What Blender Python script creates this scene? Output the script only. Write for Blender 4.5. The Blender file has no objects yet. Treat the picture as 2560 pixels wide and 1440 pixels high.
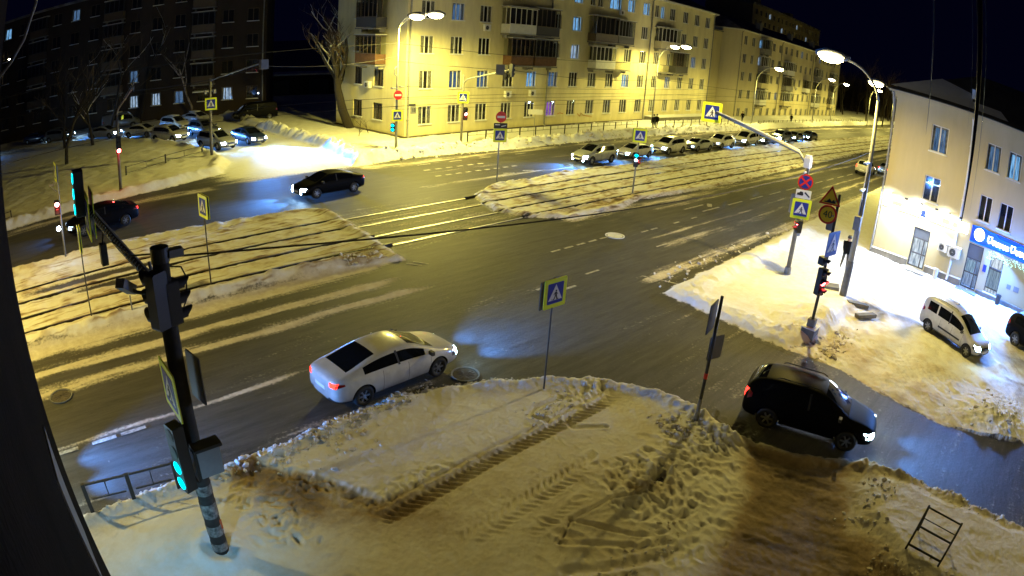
import bpy, bmesh, math, random
import numpy as np
from mathutils import Vector, Matrix, noise as mnoise
from mathutils.bvhtree import BVHTree
random.seed(7)
SC = bpy.context.scene
COL = SC.collection
R = math.radians
# ------------------------------------------------------------ camera: a wide security-camera lens (barrel distortion), 9.2 m up on a wall
cam = bpy.data.cameras.new('camera'); camo = bpy.data.objects.new('camera', cam); COL.objects.link(camo); SC.camera = camo
SC.render.engine = 'CYCLES'
cam.type = 'PANO'
try: cam.panorama_type = 'FISHEYE_LENS_POLYNOMIAL'; cp = cam
except Exception: cp = cam.cycles; cp.panorama_type = 'FISHEYE_LENS_POLYNOMIAL'
cam.sensor_fit = 'HORIZONTAL'; cam.sensor_width = 36.0; cam.sensor_height = 20.25
cp.fisheye_fov = R(170)
_s = (2560 / 36.0) / 1589.37
cp.fisheye_polynomial_k0 = 0.0; cp.fisheye_polynomial_k1 = -_s; cp.fisheye_polynomial_k2 = 0.0
cp.fisheye_polynomial_k3 = 0.251723 * _s ** 3; cp.fisheye_polynomial_k4 = -0.351807 * _s ** 4
cam.clip_start = 0.05; cam.clip_end = 3000
_yaw, _pit, _rol = 0.80111, -0.38177, 0.067987
_f = Vector((math.cos(_pit) * math.sin(_yaw), math.cos(_pit) * math.cos(_yaw), math.sin(_pit)))
_r = Vector((math.cos(_yaw), -math.sin(_yaw), 0)); _u = _r.cross(_f)
_r2 = _r * math.cos(_rol) + _u * math.sin(_rol); _u2 = _u * math.cos(_rol) - _r * math.sin(_rol)
camo.matrix_world = Matrix(((_r2.x, _u2.x, -_f.x, 0), (_r2.y, _u2.y, -_f.y, 0), (_r2.z, _u2.z, -_f.z, 9.2), (0, 0, 0, 1)))
# ------------------------------------------------------------ night sky, exposure
W = bpy.data.worlds.new('World'); SC.world = W; W.use_nodes = True
W.node_tree.nodes['Background'].inputs[0].default_value = (0.10, 0.12, 0.9, 1)
W.node_tree.nodes['Background'].inputs[1].default_value = 0.005
SC.view_settings.view_transform = 'Standard'; SC.view_settings.look = 'None'
SC.view_settings.exposure = 0.0; SC.view_settings.gamma = 1.0; SC.view_settings.use_curve_mapping = False
cy = SC.cycles
cy.use_denoising = True; cy.max_bounces = 5; cy.diffuse_bounces = 2; cy.glossy_bounces = 2; cy.transmission_bounces = 2
cy.transparent_max_bounces = 8; cy.volume_bounces = 0; cy.sample_clamp_indirect = 4; cy.sample_clamp_direct = 0
cy.caustics_reflective = False; cy.caustics_refractive = False
cy.use_light_tree = True
# lamp colours
SOD = (1.0, 0.85, 0.16); SODN = (1.0, 0.765, 0.17); WHT = (0.80, 0.88, 1.0); HEAD = (0.07, 0.30, 1.0)
LK = {'street_light': 1.0}
def light(kind, name, loc, power, col, target=None, size=0.15, cone=160, blend=0.6, sx=1.0, sy=0.3, parent=None):
    power *= LK.get(name, 1.0)
    d = bpy.data.lights.new(name, kind); d.energy = power; d.color = col
    if kind == 'SPOT': d.spot_size = R(cone); d.spot_blend = blend; d.shadow_soft_size = size
    elif kind == 'POINT': d.shadow_soft_size = size
    elif kind == 'AREA': d.shape = 'RECTANGLE'; d.size = sx; d.size_y = sy
    o = bpy.data.objects.new(name, d); COL.objects.link(o); o.location = loc
    if target is not None:
        o.rotation_euler = (Vector(target) - Vector(loc)).to_track_quat('-Z', 'Y').to_euler()
    if parent: o.parent = parent
    return o
# ------------------------------------------------------------ helpers
def tag(o, label=None, cat=None, group=None, kind=None):
    if label: o['label'] = label
    if cat: o['category'] = cat
    if group: o['group'] = group
    if kind: o['kind'] = kind
    return o
def empty(name, loc=(0, 0, 0), rz=0.0, label=None, cat=None, group=None):
    o = bpy.data.objects.new(name, None); COL.objects.link(o); o.location = loc; o.rotation_euler = (0, 0, rz)
    o.empty_display_size = 0.2
    return tag(o, label, cat, group)
def add(name, me, parent=None, loc=None, m=None, rz=None):
    o = bpy.data.objects.new(name, me); COL.objects.link(o)
    if parent: o.parent = parent
    if loc is not None: o.location = loc
    if rz is not None: o.rotation_euler = (0, 0, rz)
    if m is not None and len(me.materials) == 0: me.materials.append(m)
    return o
def copy_tree(o, loc=None, rz=None, label=None, group=None):
    kids = list(o.children)
    c = o.copy(); COL.objects.link(c)
    if loc is not None: c.location = loc
    if rz is not None: c.rotation_euler = (0, 0, rz)
    if label: c['label'] = label
    if group: c['group'] = group
    for k in kids:
        d = copy_tree(k); d.parent = c
    return c
class MB:
    def __init__(s): s.v = []; s.f = []
    def pt(s, *p):
        s.v.append(tuple(p)); return len(s.v) - 1
    def poly(s, pts):
        n = len(s.v); s.v += [tuple(p) for p in pts]; s.f.append(tuple(range(n, n + len(pts)))); return s
    def box(s, c, d, M=None):
        n = len(s.v); hx, hy, hz = d[0] / 2, d[1] / 2, d[2] / 2
        for x, y, z in ((-1, -1, -1), (1, -1, -1), (1, 1, -1), (-1, 1, -1), (-1, -1, 1), (1, -1, 1), (1, 1, 1), (-1, 1, 1)):
            p = Vector((c[0] + x * hx, c[1] + y * hy, c[2] + z * hz))
            if M is not None: p = M @ p
            s.v.append(tuple(p))
        for q in ((0, 3, 2, 1), (4, 5, 6, 7), (0, 1, 5, 4), (1, 2, 6, 5), (2, 3, 7, 6), (3, 0, 4, 7)):
            s.f.append(tuple(n + i for i in q))
        return s
    def b2(s, x0, x1, y0, y1, z0, z1): return s.box(((x0 + x1) / 2, (y0 + y1) / 2, (z0 + z1) / 2), (abs(x1 - x0), abs(y1 - y0), abs(z1 - z0)))
    def tube(s, pts, r, n=8, cap=True):
        pts = [Vector(p) for p in pts]; rs = r if isinstance(r, (list, tuple)) else [r] * len(pts)
        rings = []; prev = None
        for i, p in enumerate(pts):
            t = (pts[min(i + 1, len(pts) - 1)] - pts[max(i - 1, 0)]).normalized()
            a = prev if prev is not None else (Vector((0, 0, 1)) if abs(t.z) < 0.9 else Vector((1, 0, 0)))
            u = (a - t * a.dot(t)).normalized(); w = t.cross(u); prev = u
            n0 = len(s.v)
            for k in range(n):
                an = 2 * math.pi * k / n
                s.v.append(tuple(p + (u * math.cos(an) + w * math.sin(an)) * rs[i]))
            rings.append(n0)
        for a, b in zip(rings, rings[1:]):
            for k in range(n): s.f.append((a + k, a + (k + 1) % n, b + (k + 1) % n, b + k))
        if cap:
            s.f.append(tuple(rings[0] + k for k in reversed(range(n)))); s.f.append(tuple(rings[-1] + k for k in range(n)))
        return s
    def cyl(s, p0, p1, r0, r1=None, n=12): return s.tube([p0, p1], [r0, r1 if r1 is not None else r0], n)
    def lathe(s, prof, n=20, M=None):       # profile (r, z) about Z
        n0 = len(s.v)
        for r, z in prof:
            for k in range(n):
                a = 2 * math.pi * k / n; p = Vector((r * math.cos(a), r * math.sin(a), z))
                if M is not None: p = M @ p
                s.v.append(tuple(p))
        for i in range(len(prof) - 1):
            for k in range(n): s.f.append((n0 + i * n + k, n0 + i * n + (k + 1) % n, n0 + (i + 1) * n + (k + 1) % n, n0 + (i + 1) * n + k))
        return s
    def prism(s, pts2, y0, y1):             # polygon in (x, z), extruded along y
        n = len(s.v); k = len(pts2)
        for y in (y0, y1):
            for x, z in pts2: s.v.append((x, y, z))
        s.f.append(tuple(n + i for i in range(k))); s.f.append(tuple(n + k + i for i in reversed(range(k))))
        for i in range(k): s.f.append((n + i, n + (i + 1) % k + 0, n + k + (i + 1) % k, n + k + i)[::-1])
        return s
    def mesh(s, name, m=None, smooth=False):
        me = bpy.data.meshes.new(name); me.from_pydata(s.v, [], s.f); me.update()
        if m: me.materials.append(m)
        if smooth: me.polygons.foreach_set('use_smooth', [True] * len(me.polygons))
        return me
    def build(s, name, m, parent=None, loc=None, smooth=False, rz=None):
        return add(name, s.mesh(name, m, smooth), parent, loc, rz=rz)
# ------------------------------------------------------------ materials
def newmat(name):
    m = bpy.data.materials.new(name); m.use_nodes = True
    nt = m.node_tree; b = nt.nodes['Principled BSDF']; return m, nt, b
def mat(name, col, rough=0.6, metal=0.0, var=0.0, scale=4.0, bump=0.0, bscale=30.0, emis=None, estr=0.0, dirt=None, coat=0.0):
    m, nt, b = newmat(name); N = nt.nodes; L = nt.links
    b.inputs['Base Color'].default_value = (*col, 1); b.inputs['Roughness'].default_value = rough; b.inputs['Metallic'].default_value = metal
    if coat: b.inputs['Coat Weight'].default_value = coat; b.inputs['Coat Roughness'].default_value = 0.08
    tc = N.new('ShaderNodeTexCoord')
    if var or dirt:
        n = N.new('ShaderNodeTexNoise'); n.inputs['Scale'].default_value = scale; n.inputs['Detail'].default_value = 6; n.inputs['Roughness'].default_value = 0.65
        L.new(tc.outputs['Object'], n.inputs['Vector'])
        r = N.new('ShaderNodeMapRange'); L.new(n.outputs['Fac'], r.inputs[0]); r.inputs[1].default_value = 0.3; r.inputs[2].default_value = 0.7
        mx = N.new('ShaderNodeMix'); mx.data_type = 'RGBA'
        d = dirt if dirt else tuple(c * (1 - var) for c in col)
        mx.inputs[6].default_value = (*d, 1); mx.inputs[7].default_value = (*col, 1)
        L.new(r.outputs[0], mx.inputs[0]); L.new(mx.outputs[2], b.inputs['Base Color'])
    if bump:
        n2 = N.new('ShaderNodeTexNoise'); n2.inputs['Scale'].default_value = bscale; n2.inputs['Detail'].default_value = 5
        L.new(tc.outputs['Object'], n2.inputs['Vector'])
        bp = N.new('ShaderNodeBump'); bp.inputs['Strength'].default_value = bump; bp.inputs['Distance'].default_value = 0.02
        L.new(n2.outputs['Fac'], bp.inputs['Height']); L.new(bp.outputs[0], b.inputs['Normal'])
    if emis: b.inputs['Emission Color'].default_value = (*emis, 1); b.inputs['Emission Strength'].default_value = estr
    return m
def emat(name, col, s, stripes=None):
    m = bpy.data.materials.new(name); m.use_nodes = True; nt = m.node_tree; nt.nodes.clear()
    o = nt.nodes.new('ShaderNodeOutputMaterial'); e = nt.nodes.new('ShaderNodeEmission'); e.inputs[0].default_value = (*col, 1); e.inputs[1].default_value = s
    nt.links.new(e.outputs[0], o.inputs[0])
    if stripes:     # folds of a lit curtain
        tc = nt.nodes.new('ShaderNodeTexCoord'); mp = nt.nodes.new('ShaderNodeMapping'); mp.inputs['Scale'].default_value = (stripes, 1, 0.5)
        n = nt.nodes.new('ShaderNodeTexNoise'); n.inputs['Scale'].default_value = 3; n.inputs['Detail'].default_value = 3
        cr = nt.nodes.new('ShaderNodeValToRGB'); cr.color_ramp.elements[0].position = 0.35; cr.color_ramp.elements[0].color = (col[0] * .12, col[1] * .2, col[2] * .3, 1)
        cr.color_ramp.elements[1].position = 0.62; cr.color_ramp.elements[1].color = (*col, 1)
        nt.links.new(tc.outputs['Object'], mp.inputs[0]); nt.links.new(mp.outputs[0], n.inputs['Vector']); nt.links.new(n.outputs['Fac'], cr.inputs[0]); nt.links.new(cr.outputs[0], e.inputs[0])
    return m
M = {}
M['steel'] = mat('galvanised steel', (0.30, 0.30, 0.30), 0.55, 0.3, var=0.4, scale=3)
M['pole'] = mat('weathered grey pole', (0.20, 0.19, 0.17), 0.75, 0.0, var=0.5, scale=2.5, bump=0.3)
M['dpole'] = mat('dark painted pole', (0.035, 0.033, 0.032), 0.6, 0.0, var=0.4, scale=3)
M['concrete'] = mat('old concrete', (0.26, 0.25, 0.23), 0.9, var=0.5, scale=1.5, bump=0.4)
M['black'] = mat('black plastic', (0.012, 0.012, 0.013), 0.5)
M['dgrey'] = mat('dark grey metal', (0.05, 0.05, 0.055), 0.6)
M['grey'] = mat('grey sheet metal', (0.22, 0.22, 0.23), 0.6, var=0.2)
M['white'] = mat('white paint', (0.75, 0.75, 0.74), 0.5, var=0.15, scale=3)
M['wframe'] = mat('white window frame', (0.74, 0.73, 0.70), 0.5, var=0.15)
M['bframe'] = mat('brown window frame', (0.10, 0.07, 0.045), 0.6, var=0.3)
M['signyel'] = mat('fluorescent yellow sheet', (0.86, 0.95, 0.03), 0.4)
M['signblue'] = mat('blue sign sheet', (0.012, 0.03, 0.30), 0.4)
M['signwhite'] = mat('white sign sheet', (0.78, 0.78, 0.78), 0.4)
M['signblack'] = mat('black sign print', (0.01, 0.01, 0.012), 0.5)
M['signred'] = mat('red sign sheet', (0.62, 0.02, 0.012), 0.4)
M['signorange'] = mat('orange yellow sign sheet', (0.95, 0.60, 0.02), 0.4)
M['rubber'] = mat('tyre rubber', (0.014, 0.014, 0.015), 0.85)
M['rim'] = mat('alloy rim', (0.35, 0.36, 0.38), 0.35, 0.8)
M['cable'] = mat('black cable', (0.008, 0.008, 0.008), 0.6)
M['snowcap'] = mat('settled snow', (0.80, 0.82, 0.84), 0.7, var=0.12, scale=2, bump=0.5, bscale=8)
M['chunk'] = mat('broken snow lumps', (0.80, 0.82, 0.84), 0.7, dirt=(0.45, 0.36, 0.24), scale=1.3)
M['bark'] = mat('dark bark', (0.035, 0.027, 0.02), 0.95, var=0.5, scale=6, bump=0.5)
M['twig'] = mat('bare twigs', (0.12, 0.085, 0.05), 0.95, var=0.4)
M['room'] = mat('dark room', (0.018, 0.016, 0.016), 0.9)
M['curtain'] = mat('pale curtain', (0.40, 0.38, 0.33), 0.9, dirt=(0.06, 0.055, 0.05), scale=5)
M['brick'] = mat('brown brick', (0.14, 0.07, 0.04), 0.9, var=0.4, scale=3)
M['ice'] = mat('ice', (0.5, 0.6, 0.75), 0.15)
M['ice'].node_tree.nodes['Principled BSDF'].inputs['Transmission Weight'].default_value = 0.6
def glassmat():
    m = bpy.data.materials.new('window glass'); m.use_nodes = True; nt = m.node_tree; nt.nodes.clear()
    o = nt.nodes.new('ShaderNodeOutputMaterial'); t = nt.nodes.new('ShaderNodeBsdfTransparent'); t.inputs[0].default_value = (0.8, 0.83, 0.85, 1)
    g = nt.nodes.new('ShaderNodeBsdfGlossy'); g.inputs['Roughness'].default_value = 0.04; mx = nt.nodes.new('ShaderNodeMixShader'); mx.inputs[0].default_value = 0.12
    nt.links.new(t.outputs[0], mx.inputs[1]); nt.links.new(g.outputs[0], mx.inputs[2]); nt.links.new(mx.outputs[0], o.inputs[0]); return m
M['glass'] = glassmat()
M['cglass'] = mat('tinted car glass', (0.006, 0.007, 0.008), 0.06); M['cglass'].node_tree.nodes['Principled BSDF'].inputs['Specular IOR Level'].default_value = 0.6
M['lit_blue'] = emat('room lit behind blue curtain', (0.28, 0.62, 1.0), 1.25, 5)
M['lit_white'] = emat('room lit cold white', (0.62, 0.80, 1.0), 1.0, 4)
M['lit_dim'] = emat('room dimly lit blue', (0.16, 0.30, 0.52), 0.8, 6)
M['lit_pur'] = emat('room with violet plant lamp', (0.55, 0.18, 0.9), 0.9, 3)
M['lamp'] = emat('street lamp glass', (1.0, 0.86, 0.42), 110); M['lampdim'] = emat('weak lamp glass', (1.0, 0.86, 0.42), 6)
M['head'] = emat('headlight beam glass', (0.40, 0.70, 1.0), 220)
M['headdim'] = emat('running light', (0.6, 0.8, 1.0), 6)
M['tail'] = emat('lit tail light', (1.0, 0.03, 0.02), 7)
M['tailoff'] = mat('dark red tail light', (0.25, 0.01, 0.01), 0.2)
M['red'] = emat('red signal lens', (1.0, 0.05, 0.05), 120)
M['cyan'] = emat('green signal lens', (0.0, 0.75, 0.95), 6)
M['signal_body'] = M['black']
# wall plaster with faint streaks
def plaster(name, col, dark, sc=0.35):
    m, nt, b = newmat(name); N = nt.nodes; L = nt.links
    tc = N.new('ShaderNodeTexCoord'); mp = N.new('ShaderNodeMapping'); mp.inputs['Scale'].default_value = (1, 1, 0.25)
    n = N.new('ShaderNodeTexNoise'); n.inputs['Scale'].default_value = sc; n.inputs['Detail'].default_value = 8; n.inputs['Roughness'].default_value = 0.7
    L.new(tc.outputs['Object'], mp.inputs[0]); L.new(mp.outputs[0], n.inputs['Vector'])
    cr = N.new('ShaderNodeValToRGB'); cr.color_ramp.elements[0].position = 0.3; cr.color_ramp.elements[1].position = 0.6
    cr.color_ramp.elements[0].color = (*dark, 1); cr.color_ramp.elements[1].color = (*col, 1)
    L.new(n.outputs['Fac'], cr.inputs[0]); L.new(cr.outputs[0], b.inputs['Base Color']); b.inputs['Roughness'].default_value = 0.9
    n2 = N.new('ShaderNodeTexNoise'); n2.inputs['Scale'].default_value = 25; n2.inputs['Detail'].default_value = 4
    L.new(tc.outputs['Object'], n2.inputs['Vector']); bp = N.new('ShaderNodeBump'); bp.inputs['Strength'].default_value = 0.25; bp.inputs['Distance'].default_value = 0.02
    L.new(n2.outputs['Fac'], bp.inputs['Height']); L.new(bp.outputs[0], b.inputs['Normal'])
    return m
M['plaster1'] = plaster('cream plaster', (0.74, 0.68, 0.42), (0.54, 0.48, 0.29), .5)
M['plaster2'] = plaster('pale cream plaster', (0.64, 0.58, 0.38), (0.52, 0.46, 0.30))
M['plaster3'] = plaster('ochre plaster', (0.52, 0.45, 0.28), (0.44, 0.38, 0.23), .5)
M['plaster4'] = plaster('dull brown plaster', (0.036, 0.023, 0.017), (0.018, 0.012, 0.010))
M['plinth'] = mat('grey plinth', (0.12, 0.10, 0.085), 0.9, var=0.4, scale=1.0)
M['roofmetal'] = mat('dark roofing', (0.045, 0.04, 0.04), 0.7, dirt=(0.30, 0.29, 0.28), scale=0.6)
def paint(name, col, rough=0.3):
    m = mat(name, col, rough, 0.0, coat=0.5, dirt=tuple(c * 0.72 for c in col), scale=1.8); nt = m.node_tree; N = nt.nodes; L = nt.links; b = N['Principled BSDF']
    tc = N.new('ShaderNodeTexCoord'); sx = N.new('ShaderNodeSeparateXYZ'); L.new(tc.outputs['Object'], sx.inputs[0]); n = N.new('ShaderNodeTexNoise'); n.inputs['Scale'].default_value = 3; n.inputs['Detail'].default_value = 7; L.new(tc.outputs['Object'], n.inputs['Vector'])
    q = N.new('ShaderNodeMath'); q.operation = 'MULTIPLY_ADD'; L.new(n.outputs['Fac'], q.inputs[0]); q.inputs[1].default_value = .7; L.new(sx.outputs[2], q.inputs[2])
    r = N.new('ShaderNodeMapRange'); L.new(q.outputs[0], r.inputs[0]); r.inputs[1].default_value = .55; r.inputs[2].default_value = 1.15; r.inputs[3].default_value = .75; r.inputs[4].default_value = 0     # road salt and grime low on the sides
    x = N.new('ShaderNodeMix'); x.data_type = 'RGBA'; L.new(r.outputs[0], x.inputs[0]); old = b.inputs['Base Color'].links[0].from_socket; L.new(old, x.inputs[6]); x.inputs[7].default_value = (.15, .13, .11, 1) if col[0] > .2 else (.10, .09, .08, 1); L.new(x.outputs[2], b.inputs['Base Color']); return m
M['cwhite'] = paint('white car paint', (0.66, 0.65, 0.62)); M['cblack'] = mat('black car paint', (0.004, 0.004, 0.005), 0.5); M['cblack'].node_tree.nodes['Principled BSDF'].inputs['Specular IOR Level'].default_value = 0.05
M['csilver'] = paint('silver car paint', (0.36, 0.38, 0.42)); M['cgrey'] = paint('grey car paint', (0.10, 0.11, 0.13)); M['cblue'] = paint('dark blue car paint', (0.02, 0.035, 0.10))
# ground: asphalt and snow mixed by the height-field's own cover map
def groundmat():
    m, nt, b = newmat('snowy ground'); N = nt.nodes; L = nt.links
    a = N.new('ShaderNodeAttribute'); a.attribute_name = 'cover'; sp = N.new('ShaderNodeSeparateColor'); L.new(a.outputs['Color'], sp.inputs[0])
    tc = N.new('ShaderNodeTexCoord')
    n = N.new('ShaderNodeTexNoise'); n.inputs['Scale'].default_value = 9; n.inputs['Detail'].default_value = 7; n.inputs['Roughness'].default_value = 0.7
    L.new(tc.outputs['Object'], n.inputs['Vector'])
    ad = N.new('ShaderNodeMath'); ad.operation = 'ADD'; L.new(sp.outputs[0], ad.inputs[0])
    sb = N.new('ShaderNodeMath'); sb.operation = 'MULTIPLY_ADD'; L.new(n.outputs['Fac'], sb.inputs[0]); sb.inputs[1].default_value = 0.9; sb.inputs[2].default_value = -0.45
    L.new(sb.outputs[0], ad.inputs[1])
    mr = N.new('ShaderNodeMapRange'); mr.interpolation_type = 'SMOOTHSTEP'; L.new(ad.outputs[0], mr.inputs[0]); mr.inputs[1].default_value = 0.28; mr.inputs[2].default_value = 0.72
    n3 = N.new('ShaderNodeTexNoise'); n3.inputs['Scale'].default_value = 60; n3.inputs['Detail'].default_value = 3; L.new(tc.outputs['Object'], n3.inputs['Vector'])
    asp = N.new('ShaderNodeMix'); asp.data_type = 'RGBA'; asp.inputs[6].default_value = (0.030, 0.029, 0.027, 1); asp.inputs[7].default_value = (0.105, 0.100, 0.092, 1)
    mpa = N.new('ShaderNodeMapping'); mpa.inputs['Scale'].default_value = (0.25, 2.2, 1); L.new(tc.outputs['Object'], mpa.inputs[0])
    n5 = N.new('ShaderNodeTexNoise'); n5.inputs['Scale'].default_value = 1.6; n5.inputs['Detail'].default_value = 9; n5.inputs['Roughness'].default_value = 0.75; L.new(mpa.outputs[0], n5.inputs['Vector'])
    am = N.new('ShaderNodeMath'); am.operation = 'MULTIPLY'; L.new(n3.outputs['Fac'], am.inputs[0]); L.new(n5.outputs['Fac'], am.inputs[1])
    ar = N.new('ShaderNodeMapRange'); L.new(am.outputs[0], ar.inputs[0]); ar.inputs[1].default_value = 0.14; ar.inputs[2].default_value = 0.38; L.new(ar.outputs[0], asp.inputs[0]); b.inputs['Specular IOR Level'].default_value = 0.35
    sn = N.new('ShaderNodeValToRGB'); sn.color_ramp.elements[0].position = 0.0; sn.color_ramp.elements[0].color = (0.82, 0.83, 0.85, 1); sn.color_ramp.elements[1].position = 1.0; sn.color_ramp.elements[1].color = (0.085, 0.058, 0.034, 1)
    for ps, cl in ((0.25, (0.70, 0.66, 0.58, 1)), (0.6, (0.36, 0.27, 0.17, 1))): e = sn.color_ramp.elements.new(ps); e.color = cl
    dn = N.new('ShaderNodeTexNoise'); dn.inputs['Scale'].default_value = 2.6; dn.inputs['Detail'].default_value = 8; dn.inputs['Roughness'].default_value = 0.72; L.new(tc.outputs['Object'], dn.inputs['Vector'])
    dm = N.new('ShaderNodeMath'); dm.operation = 'MULTIPLY_ADD'; L.new(dn.outputs['Fac'], dm.inputs[0]); dm.inputs[1].default_value = 0.6; dm.inputs[2].default_value = -0.30
    da = N.new('ShaderNodeMath'); da.operation = 'ADD'; L.new(sp.outputs[1], da.inputs[0]); L.new(dm.outputs[0], da.inputs[1]); L.new(da.outputs[0], sn.inputs[0])
    mx = N.new('ShaderNodeMix'); mx.data_type = 'RGBA'; L.new(mr.outputs[0], mx.inputs[0]); L.new(asp.outputs[2], mx.inputs[6]); L.new(sn.outputs[0], mx.inputs[7])
    L.new(mx.outputs[2], b.inputs['Base Color'])
    rr = N.new('ShaderNodeMapRange'); L.new(mr.outputs[0], rr.inputs[0]); rr.inputs[3].default_value = 0.62; rr.inputs[4].default_value = 0.9; L.new(rr.outputs[0], b.inputs['Roughness'])
    bp = N.new('ShaderNodeBump'); bp.inputs['Strength'].default_value = 0.8; bp.inputs['Distance'].default_value = 0.03
    n4 = N.new('ShaderNodeTexNoise'); n4.inputs['Scale'].default_value = 9; n4.inputs['Detail'].default_value = 9; n4.inputs['Roughness'].default_value = 0.82; L.new(tc.outputs['Object'], n4.inputs['Vector'])
    L.new(n4.outputs['Fac'], bp.inputs['Height']); L.new(bp.outputs[0], b.inputs['Normal'])
    return m
M['ground'] = groundmat()
M['marking'] = mat('worn white road paint', (0.62, 0.60, 0.55), 0.7, dirt=(0.16, 0.15, 0.13), scale=7)
# ============================================================ GROUND (height field with a snow-cover map)
def _hash(ix, iy, seed):
    h = (ix.astype(np.int64) * 374761393 + iy.astype(np.int64) * 668265263 + seed * 974711) & 0x7fffffff
    h = (h ^ (h >> 13)) * 1274126177 & 0x7fffffff
    return ((h ^ (h >> 16)) & 0xffff) / 65535.0
def vn(x, y, seed=0):
    ix = np.floor(x); iy = np.floor(y); fx = x - ix; fy = y - iy
    fx = fx * fx * (3 - 2 * fx); fy = fy * fy * (3 - 2 * fy)
    a = _hash(ix, iy, seed); b = _hash(ix + 1, iy, seed); c = _hash(ix, iy + 1, seed); d = _hash(ix + 1, iy + 1, seed)
    return (a * (1 - fx) + b * fx) * (1 - fy) + (c * (1 - fx) + d * fx) * fy
def fbm(x, y, o=4, seed=0):
    s = 0; a = 0.5; t = 0
    for i in range(o):
        s = s + a * vn(x, y, seed + i * 17); t += a; x = x * 2.03 + 5.1; y = y * 2.03 - 3.7; a *= 0.55
    return s / t
def ss(a, b, x):
    t = np.clip((x - a) / (b - a), 0, 1); return t * t * (3 - 2 * t)
def dseg(x, y, pts):
    d = np.full(x.shape, 1e9)
    for (x0, y0), (x1, y1) in zip(pts, pts[1:]):
        vx, vy = x1 - x0, y1 - y0; L2 = vx * vx + vy * vy + 1e-12
        t = np.clip(((x - x0) * vx + (y - y0) * vy) / L2, 0, 1)
        d = np.minimum(d, np.hypot(x - x0 - t * vx, y - y0 - t * vy))
    return d
def sdp(x, y, poly):        # signed distance to a polygon, positive inside
    d = dseg(x, y, poly + [poly[0]]); ins = np.zeros(x.shape, bool)
    for (x0, y0), (x1, y1) in zip(poly, poly[1:] + poly[:1]):
        if y0 == y1: continue
        c = ((y0 > y) != (y1 > y)) & (x < (x1 - x0) * (y - y0) / (y1 - y0) + x0); ins ^= c
    return np.where(ins, d, -d)
P_NEAR = [(-60, 12), (2, 11.95), (4.2, 11.95), (6.6, 12.15), (8.0, 12.1), (9.1, 11.85), (10.1, 11.5), (11.1, 11.0), (12.2, 10.3), (13.3, 9.4), (13.9, 8.4), (14.3, 7.3), (14.2, 6.2), (13.95, 5.1), (14.5, 3.3), (15.4, 1.7), (15.5, -0.2), (15.5, -4.3), (15.6, -60), (-60, -60)]
P_ENTRY = [(13.95, 5.1), (14.5, 3.3), (15.4, 1.7), (15.0, 1.75), (13.9, 1.6), (12.9, 1.1), (12.3, 0.6), (11.7, -0.2), (11, -3), (10, -8), (2, -8), (5, 1), (8, 2.8), (10, 3.3), (12.0, 3.9), (13.0, 4.5)]
P_ISL = [(15.2, 1.7), (13.9, 1.55), (12.9, 1.05), (12.3, 0.55), (11.7, -0.25), (11.3, -1.5), (11.6, -4), (12.5, -6), (15.3, -6), (15.35, -1)]
P_NE = [(20.9, 12.05), (23.3, 12.2), (31.4, 12.5), (38.3, 12.8), (63.5, 13.5), (300, 14.5), (300, -60), (37, -60), (26, 5.5), (21.6, 5.6), (20.3, 6.3), (20.2, 7.3), (20.6, 8.6), (20.7, 10.2)]
P_LOT = [(20.3, 6.3), (21.6, 5.6), (26, 6.0), (30, 6.6), (40, 7), (300, 7), (300, -60), (20.9, -60), (20.7, -3.7), (19.9, -1.7), (19.5, 0), (19.9, 2.5), (20.4, 4.2)]
P_TW = [(-80, 31.9), (2.8, 31.25), (6.8, 31.1), (9.7, 30.85), (12.3, 30.6), (15.3, 30.35), (16.1, 29.3), (15.6, 25), (14.9, 20.7), (12.3, 21.5), (9.5, 21.6), (5.4, 21.5), (1.8, 21.5), (-1, 21.8), (-80, 22)]
P_TE = [(24.0, 26.1), (25.1, 28.1), (28.3, 29.6), (31.4, 29.4), (35.4, 30.2), (42.3, 29.5), (51, 29.7), (71, 30.5), (300, 30.6), (300, 23.5), (105, 23.2), (62, 21.9), (47, 21.4), (37.9, 21.4), (33.6, 21.8), (30.9, 21.2), (26.1, 21.1), (24.1, 22.8), (23.6, 24.5)]
P_NWY = [(-80, 39.3), (-1.2, 39.5), (2.4, 39.8), (6.8, 40.3), (10.6, 40.8), (14.8, 42.3), (16.8, 46), (17.2, 50), (15.9, 58), (12.7, 66), (6, 74), (-6, 82), (-80, 100)]
P_FAR = [(23, 38.7), (27.5, 39.2), (33.2, 39.1), (39.3, 38.6), (52, 39.1), (90, 38.9), (169, 41.5), (300, 46), (300, 200), (27, 200), (26, 75), (25.4, 62), (25, 55), (25, 47), (24.0, 41)]
P_YARD = [(-80, 100), (-6, 82), (6, 74), (12, 76), (19, 68), (27, 70), (27, 200), (-80, 200)]
RAILS = (27.58, 26.05, 24.31, 22.82)
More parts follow.
